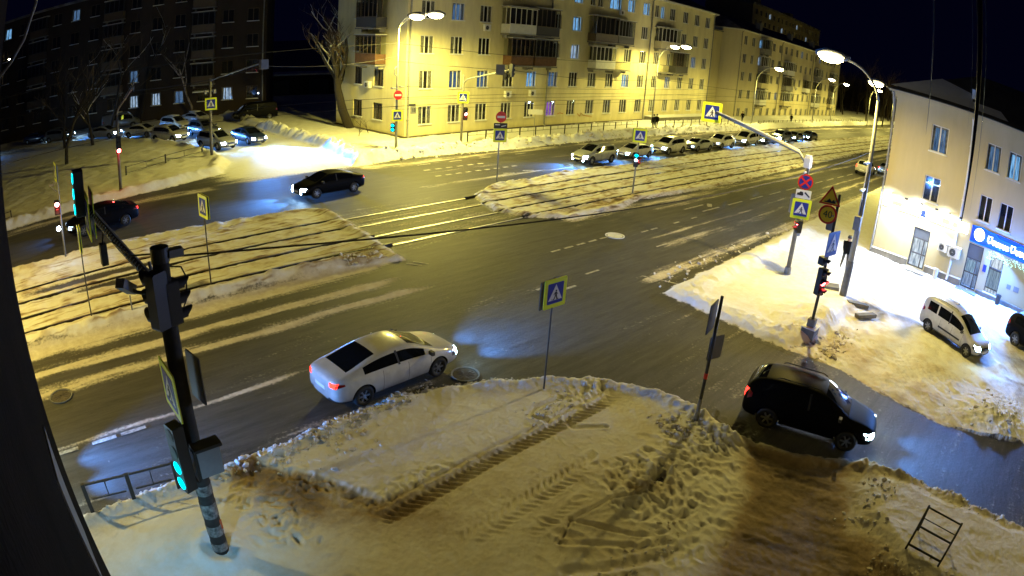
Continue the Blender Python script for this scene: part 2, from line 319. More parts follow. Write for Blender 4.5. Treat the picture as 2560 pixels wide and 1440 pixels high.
# footprints and gouges trodden into the pavement snow
_rs = np.random.RandomState(3)
PITS = []
for i in range(330):        # the churned patch by the leaning sign post
    a = _rs.rand() * 6.28; r = abs(_rs.randn()) * 1.0
    PITS.append((11.1 + math.cos(a) * r * 1.5, 5.5 + math.sin(a) * r * 0.75, 0.05 + _rs.rand() * 0.1, 0.03 + _rs.rand() * 0.08, _rs.rand() * 3.14))
for i in range(120): PITS.append((8.6 + _rs.randn() * 2.0, 4.0 + _rs.randn() * 0.45, 0.05 + _rs.rand() * 0.07, 0.02 + _rs.rand() * 0.05, _rs.rand() * 3.14))
for i in range(90): PITS.append((3.6 + _rs.randn() * 0.35, 9.6 + _rs.randn() * 1.1, 0.05 + _rs.rand() * 0.07, 0.03 + _rs.rand() * 0.06, _rs.rand() * 3.14))
for i in range(40): PITS.append((5.3 + _rs.rand() * 2.2, 8.85 + _rs.randn() * 0.12 + (7.5 - 5.3) * 0, 0.04 + _rs.rand() * 0.07, 0.02 + _rs.rand() * 0.06, _rs.rand() * 3.14))
for i in range(70):
    t = _rs.rand(); PITS.append((4.3 + t * 1.2 + _rs.randn() * 0.12, 11.0 - t * 2.2 + _rs.randn() * 0.1, 0.05 + _rs.rand() * 0.06, 0.03 + _rs.rand() * 0.05, _rs.rand() * 3.14))
for i in range(150): PITS.append((13.6 + _rs.randn() * 0.5, 5.4 + _rs.randn() * 0.5, 0.05 + _rs.rand() * 0.08, 0.02 + _rs.rand() * 0.07, _rs.rand() * 3.14))
for i in range(60): PITS.append((11.6 + _rs.rand() * 1.6, 9.0 + _rs.randn() * 0.16, 0.05 + _rs.rand() * 0.06, 0.02 + _rs.rand() * 0.06, _rs.rand() * 3.14))
GROOVES = [  # edges of the trodden squares at the bottom of the picture
    ([(8.3, 5.9), (9.5, 5.75), (10.2, 5.35)], 0.05), ([(8.3, 5.9), (8.6, 5.3), (8.9, 4.7), (9.4, 4.3)], 0.06), ([(10.2, 5.35), (10.1, 4.9), (9.4, 4.9)], 0.05),
    ([(7.6, 5.6), (8.2, 5.0), (8.7, 4.4), (9.3, 4.0)], 0.07), ([(7.6, 5.6), (8.3, 5.9)], 0.04), ([(9.3, 4.9), (10.2, 4.75)], 0.08), ([(9.9, 4.4), (10.4, 4.2), (10.7, 4.5)], 0.07),
    ([(7.1, 5.0), (7.9, 4.4), (8.8, 3.9), (9.6, 3.7)], 0.1), ([(11.6, 7.6), (11.2, 7.9), (10.9, 8.1), (11.1, 8.5), (11.8, 8.6)], 0.07), ([(10.6, 8.7), (10.4, 9.1), (10.8, 9.3), (11.6, 9.2), (12.2, 8.9)], 0.08)]
def ground(x, y, fine=1.0):
    z = np.zeros(x.shape); cov = np.zeros(x.shape); dirt = np.zeros(x.shape); reg = np.zeros(x.shape, np.int8)
    wob = (fbm(x * 0.9, y * 0.9, 3, 5) - 0.5) * 0.5
    big = fbm(x * 0.35, y * 0.35, 4, 11); med = fbm(x * 1.6, y * 1.6, 4, 21); fin = fbm(x * 6, y * 6, 3, 31)
    # carriageway: mostly bare with blown snow drawn out along the driving direction
    st = fbm(x * 0.16, y * 1.3, 4, 41); st2 = fbm(x * 0.5, y * 6, 3, 43)
    cov += 0.12 + 0.40 * (st - 0.5) + 0.42 * (st2 - 0.5) + 0.22 * (med - 0.5); dirt += 0.35
    def band(y0, w, a, x0=-99, x1=999, k=1.0):
        yy = y0 + (fbm(x * 0.25, y * 0 + 3, 2, int(abs(y0) * 10)) - 0.5) * 0.35
        return a * np.exp(-(((y - yy) / w) ** 2) * k) * (0.65 + 0.7 * st2) * ss(x0 - 1.2, x0, x) * (1 - ss(x1 - 2.5, x1, x))
    cov += band(21.0, 0.55, 0.95, -99, 15.0) + band(19.38, 0.30, 0.80, -99, 14.5) + band(18.02, 0.30, 0.62, -99, 15.0) + band(14.95, 0.13, 0.45, -99, 8) + band(12.35, 0.2, 0.35, -99, 12)
    cov += band(21.0, 0.5, 0.42, 26) + band(19.8, 0.25, 0.36, 33) + band(16.6, 0.16, 0.34, 27) + band(15.4, 0.45, 0.34, 27) + band(13.2, 0.5, 0.46, 22)
    cov += band(31.2, 0.35, 0.38, 24) + band(38.0, 0.7, 0.38, 24) + band(34.6, 0.25, 0.20, 24) + band(38.7, 0.6, 0.5, -99, 14) + 0.0
    cov += np.where((y > 29.5) & (y < 39) & (x < 17), -0.06, 0) + 0.10 * ss(55, 110, x)
    cov += 0.16 * np.exp(-(((x - 14.2) / 2.8) ** 2 + ((y - 15.6) / 1.3) ** 2))
    z += 0.012 * (med - 0.5) * (cov > 0.2)
    # crossing: trampled snow and planking over the rails
    cr = ss(15.0, 16.2, x) * (1 - ss(22.8, 24.6, x)) * ss(20.8, 22.4, y) * (1 - ss(28.2, 29.6, y))
    cov += cr * (0.16 + 0.28 * (fbm(x * 1.2 + y * 1.4, y * 0.6 - x * 0.3, 3, 51) - 0.5))
    # side street towards the viewer, and the street going away: beaten snow
    sd = ss(15.4, 15.9, x) * (1 - ss(20.0, 20.8, x)) * (1 - ss(6, 11, y)); cov += sd * 0.10
    ns = ss(37, 41.5, y) * ss(12, 17, x + ss(50, 70, y) * 10) * (1 - ss(24, 26, x)); cov += ns * 0.95; z += ns * 0.03 * (fbm(x * 2.2 + y * 0.25, y * 0.3, 3, 61) - 0.4); dirt -= ns * 0.35
    def area(poly, h, c, d, rid, soft=0.35, edge=0.0, ew=0.35, eo=0.35, rough=0.03):
        nonlocal z, cov, dirt, reg
        bx0 = min(p[0] for p in poly) - 2; bx1 = max(p[0] for p in poly) + 2; by0 = min(p[1] for p in poly) - 2; by1 = max(p[1] for p in poly) + 2
        if x.max() < bx0 or x.min() > bx1 or y.max() < by0 or y.min() > by1: return np.full(x.shape, -9.0)
        s = sdp(x, y, poly) + wob * 0.5
        w = ss(-0.05, soft, s)
        z = z * (1 - w) + w * (h + rough * (med - 0.5) * 2 + 0.03 * (big - 0.5))
        if edge: z = z + edge * np.exp(-((s - eo) / ew) ** 2) * (0.35 + 1.3 * med) * (0.7 + 0.6 * fin)
        w2 = ss(-0.12, 0.15, s + (fin - 0.5) * 0.25)
        cov = cov * (1 - w2) + w2 * c; dirt = dirt * (1 - w2) + w2 * d
        reg = np.where(s > 0.05, rid, reg); return s
    area(P_TW, 0.10, 1.0, 0.10 + 0.5 * ss(0.45, 0.75, med) * 0.6, 2, edge=0.10, rough=0.05)
    area(P_TE, 0.10, 0.95, 0.10 + 0.4 * ss(0.5, 0.8, med), 2, edge=0.10, rough=0.05)
    # snow bank along the south kerb of the west tram bed
    bank = np.exp(-((y - 21.75) / 0.38) ** 2) * (1 - ss(11.5, 13.5, x)); z = z + 0.20 * bank * (0.5 + med) 
    # drawn-out ruts and dirt between the rails
    for yr in RAILS:
        d = np.abs(y - yr); on = (reg == 2)
        g = np.exp(-(d / 0.07) ** 2); z = z - on * 0.07 * g; dirt = dirt + on * 0.9 * g; cov = cov - on * 1.1 * g
        g2 = np.exp(-((d - 0.22) / 0.12) ** 2); z = z + on * 0.035 * g2 * (0.3 + fin)
    streak = fbm(x * 0.7, y * 7, 3, 71); dirt = dirt + (reg == 2) * 0.45 * ss(0.55, 0.75, streak); z = z + (reg == 2) * (0.025 * (fbm(x * 1.2, y * 4, 3, 73) - 0.5) + 0.07 * (fbm(x * 2.6, y * 2.6, 4, 74) - 0.5))
    bare = ((np.exp(-(((x - 3.0) / 3.4) ** 2 + ((y - 26.9) / 0.33) ** 2)) + np.exp(-(((x - 4.0) / 2.2) ** 2 + ((y - 25.6) / 0.25) ** 2))) * 1.5); cov = cov - (reg == 2) * np.clip(bare, 0, 1) * 0.9; z = z - (reg == 2) * np.clip(bare, 0, 1) * 0.05
    muck = np.exp(-(((x - 13.3) / 1.3) ** 2 + ((y - 21.9) / 0.7) ** 2)) + 0.7 * np.exp(-(((x - 31) / 4) ** 2 + ((y - 22.4) / 0.8) ** 2)); z = z + (reg == 2) * 0.22 * muck * (fbm(x * 3, y * 3, 3, 77) - 0.35); dirt = dirt + (reg == 2) * 0.5 * np.clip(muck, 0, 1)
    # north side
    s = area(P_NWY, 0.25, 1.0, 0.12, 3, soft=0.9, edge=0.25, ew=0.6, eo=0.8, rough=0.10)
    area(P_YARD, 0.15, 1.0, 0.2, 3, soft=1.5, rough=0.10)
    s = area(P_FAR, 0.22, 1.0, 0.05, 4, soft=0.5, edge=0.55, ew=0.55, eo=0.9, rough=0.05)
    z = z + (reg == 4) * 0.25 * np.exp(-((y - 45.2 - x * 0.036 + 1.2) / 0.9) ** 2) * (med * 1.2)
    # north-east corner pavement, brilliantly clean
    s = area(P_NE, 0.13, 1.0, 0.05, 5, edge=0.16, ew=0.5, eo=0.75, rough=0.02)
    s = area(P_LOT, 0.04, 0.80, 0.16, 6, soft=0.8, rough=0.05)
    lot = (reg == 6); rt = fbm(x * 0.7 + y * 0.5, (y - x) * 2.0, 4, 81)
    z = z + lot * (0.12 * (rt - 0.5) + 0.05 * (fin - 0.5)); dirt = dirt + lot * (0.9 * (big - 0.5) + 0.8 * (med - 0.5)) - lot * 0.55 * ss(29, 35, x + (med - .5) * 2); cov = cov + lot * (0.45 * (fin - 0.5) + 0.2 * ss(29, 34, x))
    rv = np.exp(-(((x - 21.5) / 1.4) ** 2 + ((y + 2.2) / 1.3) ** 2)); z = z + lot * 0.45 * rv * (0.2 + med); dirt = dirt - lot * 0.5 * rv
    is2 = np.exp(-(((x - 23.5) / 1.9) ** 2 + ((y - 6.6) / 1.25) ** 2)); z = z + 0.30 * np.clip(is2 * 1.4, 0, 1) * (x > 20) * (0.7 + 0.5 * med); cov = np.where((x > 20) & (is2 > 0.35), 1.0, cov); dirt = np.where((x > 20) & (is2 > 0.35), 0.08, dirt)
    # near pavement
    s = area(P_NEAR, 0.12, 1.0, 0.24 + 0.5 * (big - 0.5), 1, edge=0.16, ew=0.28, eo=0.32, rough=0.015)
    near = reg == 1
    if near.any():
        # smooth untouched plateau
        pl = [(3.9, 11.6), (5.0, 10.2), (5.6, 8.75), (12.9, 8.65), (13.0, 9.1), (12.2, 10.0), (10.2, 11.2), (8.5, 11.75), (6.6, 11.8)]
        sp = sdp(x, y, pl) + wob * 0.3; wp = ss(0.0, 0.12, sp) * near
        z = z + wp * (0.07 + 0.03 * (big - 0.5)); dirt = dirt * (1 - wp) + wp * 0.07
        # mound at the big pole and in the left corner
        mo = np.exp(-(((x - 1.4) / 1.5) ** 2 + ((y - 9.9) / 1.1) ** 2)); z = z + near * 0.30 * mo; dirt = dirt - near * 0.25 * np.clip(mo * 1.5, 0, 1)
        ring = np.exp(-((np.hypot(x - 2.1, y - 9.24) - 0.42) / 0.16) ** 2); z = z + near * 0.12 * ring * (0.3 + med)
        # brown trodden way down from the road
        br = np.exp(-((dseg(x, y, [(3.7, 11.6), (4.6, 9.6), (6.2, 7.8)]) / 0.75) ** 2)); br = br * (.35 + .65 * ss(7.6, 9.6, y)); dirt = dirt + near * 0.50 * br * (0.3 + 1.2 * med) * (1 - wp); z = z + near * 0.05 * br * (fin - 0.5)
        # tyre tread combs on both sides of the ploughed lane
        for y0, x0, x1, sg, wd, am in ((8.36, 5.2, 13.4, 1, 0.19, 1.5), (6.98, 6.0, 10.8, -1, 0.13, .5), (6.70, 6.2, 10.4, 1, 0.13, .5), (6.1, 7.2, 9.8, 1, .12, .35)):
            yy = y0 + 0.05 * np.sin(x * 0.9) + (6.95 - 6.95)
            d = np.abs(y - yy); wv = am * (0.55 + 0.5 * ss(.3, .6, fbm(x * 2.0, y * 2.0, 3, 88))) * np.clip(1 - (d / wd) ** 4, 0, 1) * ss(x0, x0 + 0.4, x) * (1 - ss(x1 - 1.5, x1, x)) * near
            ph = (x + sg * (y - yy) * 0.9 + 0.05 * (fin - .5)) / 0.19
            tr = np.clip(np.sin(2 * np.pi * ph) * 2.0, -1, 1)
            z = z - wv * (0.032 - 0.034 * tr); dirt = dirt + wv * 0.10
            z = z + am * near * 0.05 * np.exp(-((y - yy - sg * (wd + 0.07)) / 0.07) ** 2) * ss(x0, x0 + 0.4, x) * (1 - ss(x1 - 1, x1, x)) * (0.2 + 1.2 * fin)
        for pts, wd in GROOVES:
            d = dseg(x, y, pts) ; z = z - near * 0.055 * np.exp(-(d / wd) ** 2) * (0.6 + 0.8 * fin) + near * 0.035 * np.exp(-((d - wd * 1.7) / (wd * 0.6)) ** 2) * fin
        d = dseg(x, y, [(10.1, 5.6), (10.6, 5.2)]); z = z + near * 0.10 * np.exp(-(d / 0.3) ** 2) * (fin - 0.2); dirt = dirt + near * 0.5 * np.exp(-(d / 0.25) ** 2) * fin
        mu = np.exp(-(((x - 13.6) / 0.75) ** 2 + ((y - 5.9) / 1.1) ** 2)); z = z + near * 0.14 * mu; dirt = dirt - near * 0.3 * mu; z = z + near * 0.08 * mu * (fbm(x * 5, y * 5, 3, 91) - .5)
        en = ss(-0.2, 0.6, sdp(x, y, P_ENTRY) + wob) * near
        z = z * (1 - en * 0.85) + en * (0.05 * (fbm(x * 4.5 + y * 1.2, y * 0.9 - x * .2, 3, 93) - 0.5) + .03 * (fin - .5)); dirt = dirt * (1 - en) + en * (0.80 + 0.6 * (fbm(x * 3.5 + y, y * .7, 4, 94) - 0.5)); cov = cov - en * (0.25 + 0.5 * (fbm(x * 3, y * 3, 3, 95) - .5))
        si = sdp(x, y, P_ISL) + wob * 0.6; wi = ss(-0.05, 0.7, si) * near
        z = z * (1 - wi) + wi * (0.38 + 0.10 * (big - 0.5) + 0.06 * (med - 0.5)); dirt = dirt * (1 - wi) + wi * 0.18; cov = np.maximum(cov, wi)
        z = z + near * 0.20 * np.exp(-((si - 0.15) / 0.25) ** 2) * (med - 0.25) * (0.5 + fin)
        dirt = dirt + near * 0.25 * np.exp(-((si) / 0.35) ** 2) * med
        if fine < 0.1:
            cell = fine; x0g, y0g = x[0, 0], y[0, 0]
            for (px, py, pr, pd0, pa) in PITS:
                i0 = int((px - 0.4 - x0g) / cell); j0 = int((py - 0.4 - y0g) / cell); k = int(0.8 / cell)
                if i0 < 0 or j0 < 0 or i0 + k >= x.shape[1] or j0 + k >= x.shape[0]: continue
                xx = x[j0:j0 + k, i0:i0 + k] - px; yy = y[j0:j0 + k, i0:i0 + k] - py
                u = (xx * math.cos(pa) + yy * math.sin(pa)) / (pr * 2.3); v = (-xx * math.sin(pa) + yy * math.cos(pa)) / pr
                r2 = u * u + v * v; pd = pd0 * .40
                z[j0:j0 + k, i0:i0 + k] += -pd * np.exp(-r2 * 1.2) + pd * 0.55 * np.exp(-((np.sqrt(r2) - 1.25) / 0.35) ** 2)
    if fine < .04:
        rgh = (fbm(x * 13, y * 13, 4, 97) - .5); z = z + rgh * (.022 * (reg == 1) * (1.25 - ss(.1, .3, np.abs(dirt - .17)) * 0 - .0) + .006 * (reg == 0)); cov = cov + .25 * rgh * (reg == 0)
    z = z + 0.006 * (fin - 0.5) + 0.012 * (fbm(x * 3, y * 3, 3, 99) - .5) * (cov > 0.7)
    return z, np.clip(cov, 0, 1), np.clip(dirt, 0, 1), reg
REGN = {0: 'road', 1: 'near_pavement_snow', 2: 'tram_bed_snow', 3: 'yard_snow', 4: 'far_pavement_snow', 5: 'corner_pavement_snow', 6: 'side_lot_ground'}
parts = {k: [] for k in REGN}
for x0, x1, dx, y0, y1, dy in ((-3, 24, 0.034, -6, 12.6, 0.034), (-12, 66, 0.15, 12.6, 31.5, 0.06), (24, 66, 0.10, -14, 12.6, 0.10), (-12, 24, 0.5, -30, -6, 0.5), (66, 260, 0.5, -14, 31.5, 0.2), (-60, 66, 0.2, 31.5, 62, 0.12), (66, 260, 0.6, 31.5, 62, 0.25), (-60, 66, 0.6, 62, 130, 0.6), (-60, -12, 0.5, 12.6, 31.5, 0.2), (-16, -3, 0.3, 5, 12.6, 0.15)):
    xs = np.linspace(x0, x1, int(round((x1 - x0) / dx)) + 1); ys = np.linspace(y0, y1, int(round((y1 - y0) / dy)) + 1)
    X, Y = np.meshgrid(xs, ys); Z, Cv, Dt, Rg = ground(X, Y, dx)
    h, w = X.shape; idx = np.arange(h * w).reshape(h, w)
    q = np.stack([idx[:-1, :-1], idx[:-1, 1:], idx[1:, 1:], idx[1:, :-1]], -1).reshape(-1, 4)
    rg = Rg[:-1, :-1].reshape(-1); P = np.stack([X, Y, Z], -1).reshape(-1, 3); A = np.stack([Cv, Dt], -1).reshape(-1, 2)
    for k in REGN:
        f = q[rg == k]
        if not len(f): continue
        u, inv = np.unique(f, return_inverse=True); parts[k].append((P[u], A[u], inv.reshape(-1, 4)))
GROUND = {}
for k, nm in REGN.items():
    n = 0; V = []; Aa = []; F = []
    for p, a, f in parts[k]: V.append(p); Aa.append(a); F.append(f + n); n += len(p)
    if not V: continue
    V = np.concatenate(V); Aa = np.concatenate(Aa); F = np.concatenate(F)
    me = bpy.data.meshes.new(nm); me.vertices.add(len(V)); me.vertices.foreach_set('co', V.astype(np.float32).ravel())
    me.loops.add(F.size); me.loops.foreach_set('vertex_index', F.astype(np.int32).ravel())
    me.polygons.add(len(F)); me.polygons.foreach_set('loop_start', np.arange(0, F.size, 4, dtype=np.int32)); me.polygons.foreach_set('loop_total', np.full(len(F), 4, np.int32))
    me.polygons.foreach_set('use_smooth', np.ones(len(F), bool))
    ca = me.color_attributes.new('cover', 'FLOAT_COLOR', 'POINT'); c4 = np.ones((len(V), 4), np.float32); c4[:, 0] = Aa[:, 0]; c4[:, 1] = Aa[:, 1]; c4[:, 2] = 0
    ca.data.foreach_set('color', c4.ravel()); me.update(calc_edges=True); me.materials.append(M['ground'])
    GROUND[k] = tag(add(nm, me), kind='structure')
del parts
def gz(x, y):
    z, *_ = ground(np.array([[float(x)]]), np.array([[float(y)]]), 1.0); return float(z[0, 0])
far = MB(); far.poly([(-800, -800, -0.12), (1200, -800, -0.12), (1200, 1200, -0.12), (-800, 1200, -0.12)])
M['farsnow'] = mat('distant snow', (0.35, 0.34, 0.33), 0.9, var=0.5, scale=0.05)
tag(far.build('ground', M['farsnow']), kind='structure')
# painted road marks, each its own sheet
def mark(cx, cy, L, Wd, rz=0.0, name='road_marking'):
    b = MB(); n = max(2, int(L / 0.3))
    c, s_ = math.cos(rz), math.sin(rz); v = []
    for i in range(n + 1):
        t = (i / n - 0.5) * L; w = Wd / 2 * (0.8 + 0.35 * random.random())
        v.append((t, w)); 
    pts = [(t, w) for t, w in v] + [(t, -w) for t, w in reversed(v)]
    b.poly([(cx + t * c - w * s_, cy + t * s_ + w * c, 0.024) for t, w in pts][::-1])
    tag(b.build(name, M['marking']), kind='structure')
for x in (-0.35, 0.85, 1.75): mark(x, 14.66, 0.75, 0.16)
for x in (21.3, 22.2, 23.1, 24.0, 24.9, 27.8, 28.7, 31, 33): mark(x, 18.0 if x < 26 else 17.5, 0.62, 0.14)
for x in np.arange(36, 70, 3.4): mark(x, 18.0 - (x - 36) * 0.01, 2.2, 0.14)
for x in (17.5, 20.5, 26.5, 30.0): mark(x, 15.2 if x < 22 else 15.6, 0.9, 0.13)
mark(35.4, 18.9, 2.4, 0.16); mark(36.9, 18.6, 0.9, 0.3, 0.5)
for x in np.arange(26.5, 34, 0.9): mark(x, 33.3, 0.5, 0.25)
for x in np.arange(27, 33, 1.0): mark(x, 35.2, 0.55, 0.25)
for x in (28, 31, 34, 38): mark(x, 36.9, 1.2, 0.16)
for x in (31.5, 33.5): mark(x, 31.6, 0.9, 0.22, -0.35)
for x in (14.9, 15.25): mark(x, 20.2, 0.7, 0.1, -1.0)
mark(22.2, 12.9, 1.6, 0.1, -1.25); mark(18.3, 14.6, 0.8, 0.14)
# tram rails
M['rail'] = mat('rail steel', (0.05, 0.045, 0.04), 0.5, 0.6, dirt=(0.02, 0.017, 0.013), scale=2)
M['railshine'] = mat('polished rail steel', (0.80, 0.77, 0.70), 0.42, 0.85)
for i, yr in enumerate(RAILS):
    b = MB(); b.b2(-60, 15.6, yr - 0.045, yr + 0.045, -0.05, 0.135); b.b2(24.0, 260, yr - 0.045, yr + 0.045, -0.05, 0.135)
    o = b.build('tram_rail', M['rail']); tag(o, ('tram rail farthest from the viewer, nearest the queue of cars', 'second tram rail from the queue of cars', 'third tram rail from the queue of cars', 'tram rail nearest the viewer, beside the near carriageway')[i], 'tram rail', 'tram rails set in snow')
    c = MB(); c.b2(15.6, 24.0, yr - 0.035, yr + 0.035, -0.03, 0.03)
    c.build('polished_section', M['railshine'], o)
    c = MB(); c.b2(15.6, 24.0, yr - 0.13, yr - .036, -0.01, 0.021); c.build('flangeway_strip', M['rail'], o); c = MB(); c.b2(15.6, 24.0, yr + 0.036, yr + .10, -0.01, 0.021); c.build('flangeway_strip', M['rail'], o)
    # flangeway boards on the crossing
# manholes
def manhole(x, y, r, label, snow=0.0):
    z = 0.012
    t = empty('manhole', (x, y, z), 0, label, 'manhole', 'manholes in the road')
    b = MB(); b.lathe([(r, 0.0), (r, 0.035), (r * 0.88, 0.02), (r * 0.88, 0.0)], 28); b.build('ring', M['snowcap'] if snow > .5 else M['concrete'], t, smooth=False)
    c = MB(); c.lathe([(0.0, 0.016), (r * 0.79, 0.012)], 28)
    for a in range(6): c.box((0, 0, 0.02), (r * 1.3, 0.03, 0.012), Matrix.Rotation(a * math.pi / 6, 4, 'Z'))
    c.build('lid', M['snowcap'] if snow > 0.5 else M['plinth'], t)
manhole(-0.02, 17.6, 0.42, 'round manhole ringed with snow in the road left of the big pole', 0.3)
manhole(10.65, 11.95, 0.42, 'round manhole ahead of the white sedan by the snow bank', 0.3)
manhole(25.7, 17.9, 0.5, 'snow covered oval manhole gleaming blue in the middle of the junction', 1.0)
# snow lumps thrown up along the kerb
def lumps(name, spots, seed, label=None):
    rr = random.Random(seed); b = MB()
    ico = bmesh.new(); bmesh.ops.create_icosphere(ico, subdivisions=1, radius=1.0); iv = [v.co.copy() for v in ico.verts]; fc = [[v.index for v in f.verts] for f in ico.faces]; ico.free()
    for (x, y, z, r) in spots:
        n = len(b.v); q = Matrix.Rotation(rr.random() * 6.3, 3, 'Z') @ Matrix.Rotation(rr.random() * 6.3, 3, 'X'); sx, sy, sz = r * (0.5 + rr.random() * 1.2), r * (0.5 + rr.random() * .7), r * (0.3 + rr.random() * .5)
        for v in iv:
            k = 0.7 + rr.random() * 0.5; p = q @ Vector((v.x * sx * k, v.y * sy * k, v.z * sz * k)); b.v.append((x + p.x, y + p.y, z + p.z))
        b.f += [tuple(n + i for i in f) for f in fc]
    return tag(b.build(name, M['chunk']), kind='stuff')
rr = random.Random(5); S = []
def scat(n, fx, fy, r0, r1):
    for i in range(n):
        x, y = fx(), fy(); S.append((x, y, r0 * .5 + rr.random() ** 3.5 * (r1 - r0 * .5)))
scat(900, lambda: 3.0 + rr.random() * 5.6, lambda: 11.98 - abs(rr.gauss(0, 0.28)), 0.02, 0.085)
scat(160, lambda: 4.2 + rr.random() * 2.6, lambda: 11.6 - abs(rr.gauss(0, 0.5)), 0.02, 0.09)
scat(120, lambda: -0.3 + rr.random() * 3.4, lambda: 12.0 - abs(rr.gauss(0, 0.2)), 0.02, 0.07)
scat(110, lambda: 8.4 + rr.random() * 1.2, lambda: 12.0 + rr.gauss(0, 0.18), 0.01, 0.035)
for i in range(220):
    t = rr.random(); x = 8.6 + t * 4.0; y = 12.0 - ((x - 8.6) / 4) ** 1.7 * 2.0; S.append((x + rr.gauss(0, .1), y + rr.gauss(0, 0.12) - 0.1, 0.015 + rr.random() ** 2 * 0.05))
scat(130, lambda: 12.95 + rr.gauss(0, 0.25), lambda: 6.3 + rr.gauss(0, 0.4), 0.02, 0.09)
scat(90, lambda: 5.6 + rr.random() * 7.4, lambda: 8.70 + rr.gauss(0, 0.05), 0.01, 0.035)
scat(120, lambda: 11.3 + rr.gauss(0, 0.6), lambda: 9.0 + rr.gauss(0, 0.2), 0.015, 0.06)
scat(150, lambda: 12.3 + rr.random() * 2.2, lambda: 0.9 + rr.gauss(0, 0.25), 0.015, 0.07)
scat(200, lambda: 15.1 + rr.gauss(0, 0.22), lambda: -3.5 + rr.random() * 4.6, 0.015, 0.08)
scat(160, lambda: 11.7 + rr.gauss(0, 0.3), lambda: -2.5 + rr.random() * 2.6, 0.015, 0.07)
scat(120, lambda: 7.4 + rr.random() * 2.6, lambda: 4.2 + rr.gauss(0, 0.3), 0.015, 0.05)
X = np.array([[s[0] for s in S]]); Y = np.array([[s[1] for s in S]]); Zl = ground(X, Y, 1.0)[0][0]
lumps('snow_rubble', [(s[0], s[1], float(Zl[i]) + s[2] * 0.3, s[2]) for i, s in enumerate(S)], 9)
S = []
scat(1500, lambda: 26 + rr.random() ** 0.8 * 60, lambda: 39.6 + rr.gauss(0, 0.45), 0.04, 0.2)
scat(260, lambda: 21.5 + rr.random() * 22, lambda: 12.9 + rr.gauss(0, 0.35), 0.03, 0.12)
scat(160, lambda: 12.4 + rr.random() * 2.0, lambda: 21.9 + rr.gauss(0, 0.35), 0.03, 0.12)
scat(160, lambda: 21.8 + rr.gauss(0, .8), lambda: 5.1 + rr.gauss(0, 0.25), 0.03, 0.12)
scat(120, lambda: 21.6 + rr.gauss(0, .9), lambda: -2.3 + rr.gauss(0, 0.9), 0.03, 0.14)
X = np.array([[s[0] for s in S]]); Y = np.array([[s[1] for s in S]]); Zl = ground(X, Y, 1.0)[0][0]
lumps('snow_rubble', [(s[0], s[1], float(Zl[i]) + s[2] * 0.2, s[2]) for i, s in enumerate(S)], 10)
# ============================================================ BUILDINGS
def facade_mesh(L, z0, z1, ops, dep=0.14, x0=0.0):
    """wall in the local x-z plane facing -y, with real window openings and reveals"""
    xs = sorted({x0, L} | {round(v, 3) for o in ops for v in o[:2]}); zs = sorted({z0, z1} | {round(v, 3) for o in ops for v in o[2:4]})
    b = MB()
    for i in range(len(xs) - 1):
        for j in range(len(zs) - 1):
            cx, cz = (xs[i] + xs[i + 1]) / 2, (zs[j] + zs[j + 1]) / 2
            if any(o[0] < cx < o[1] and o[2] < cz < o[3] for o in ops): continue
            b.poly([(xs[i], 0, zs[j]), (xs[i + 1], 0, zs[j]), (xs[i + 1], 0, zs[j + 1]), (xs[i], 0, zs[j + 1])])
    for a, c, e, f in [o[:4] for o in ops]:
        b.poly([(a, 0, e), (a, dep, e), (a, dep, f), (a, 0, f)][::-1]); b.poly([(c, 0, e), (c, dep, e), (c, dep, f), (c, 0, f)])
        b.poly([(a, 0, e), (c, 0, e), (c, dep, e), (a, dep, e)][::-1]); b.poly([(a, 0, f), (c, 0, f), (c, dep, f), (a, dep, f)])
    return b
WCACHE = {}
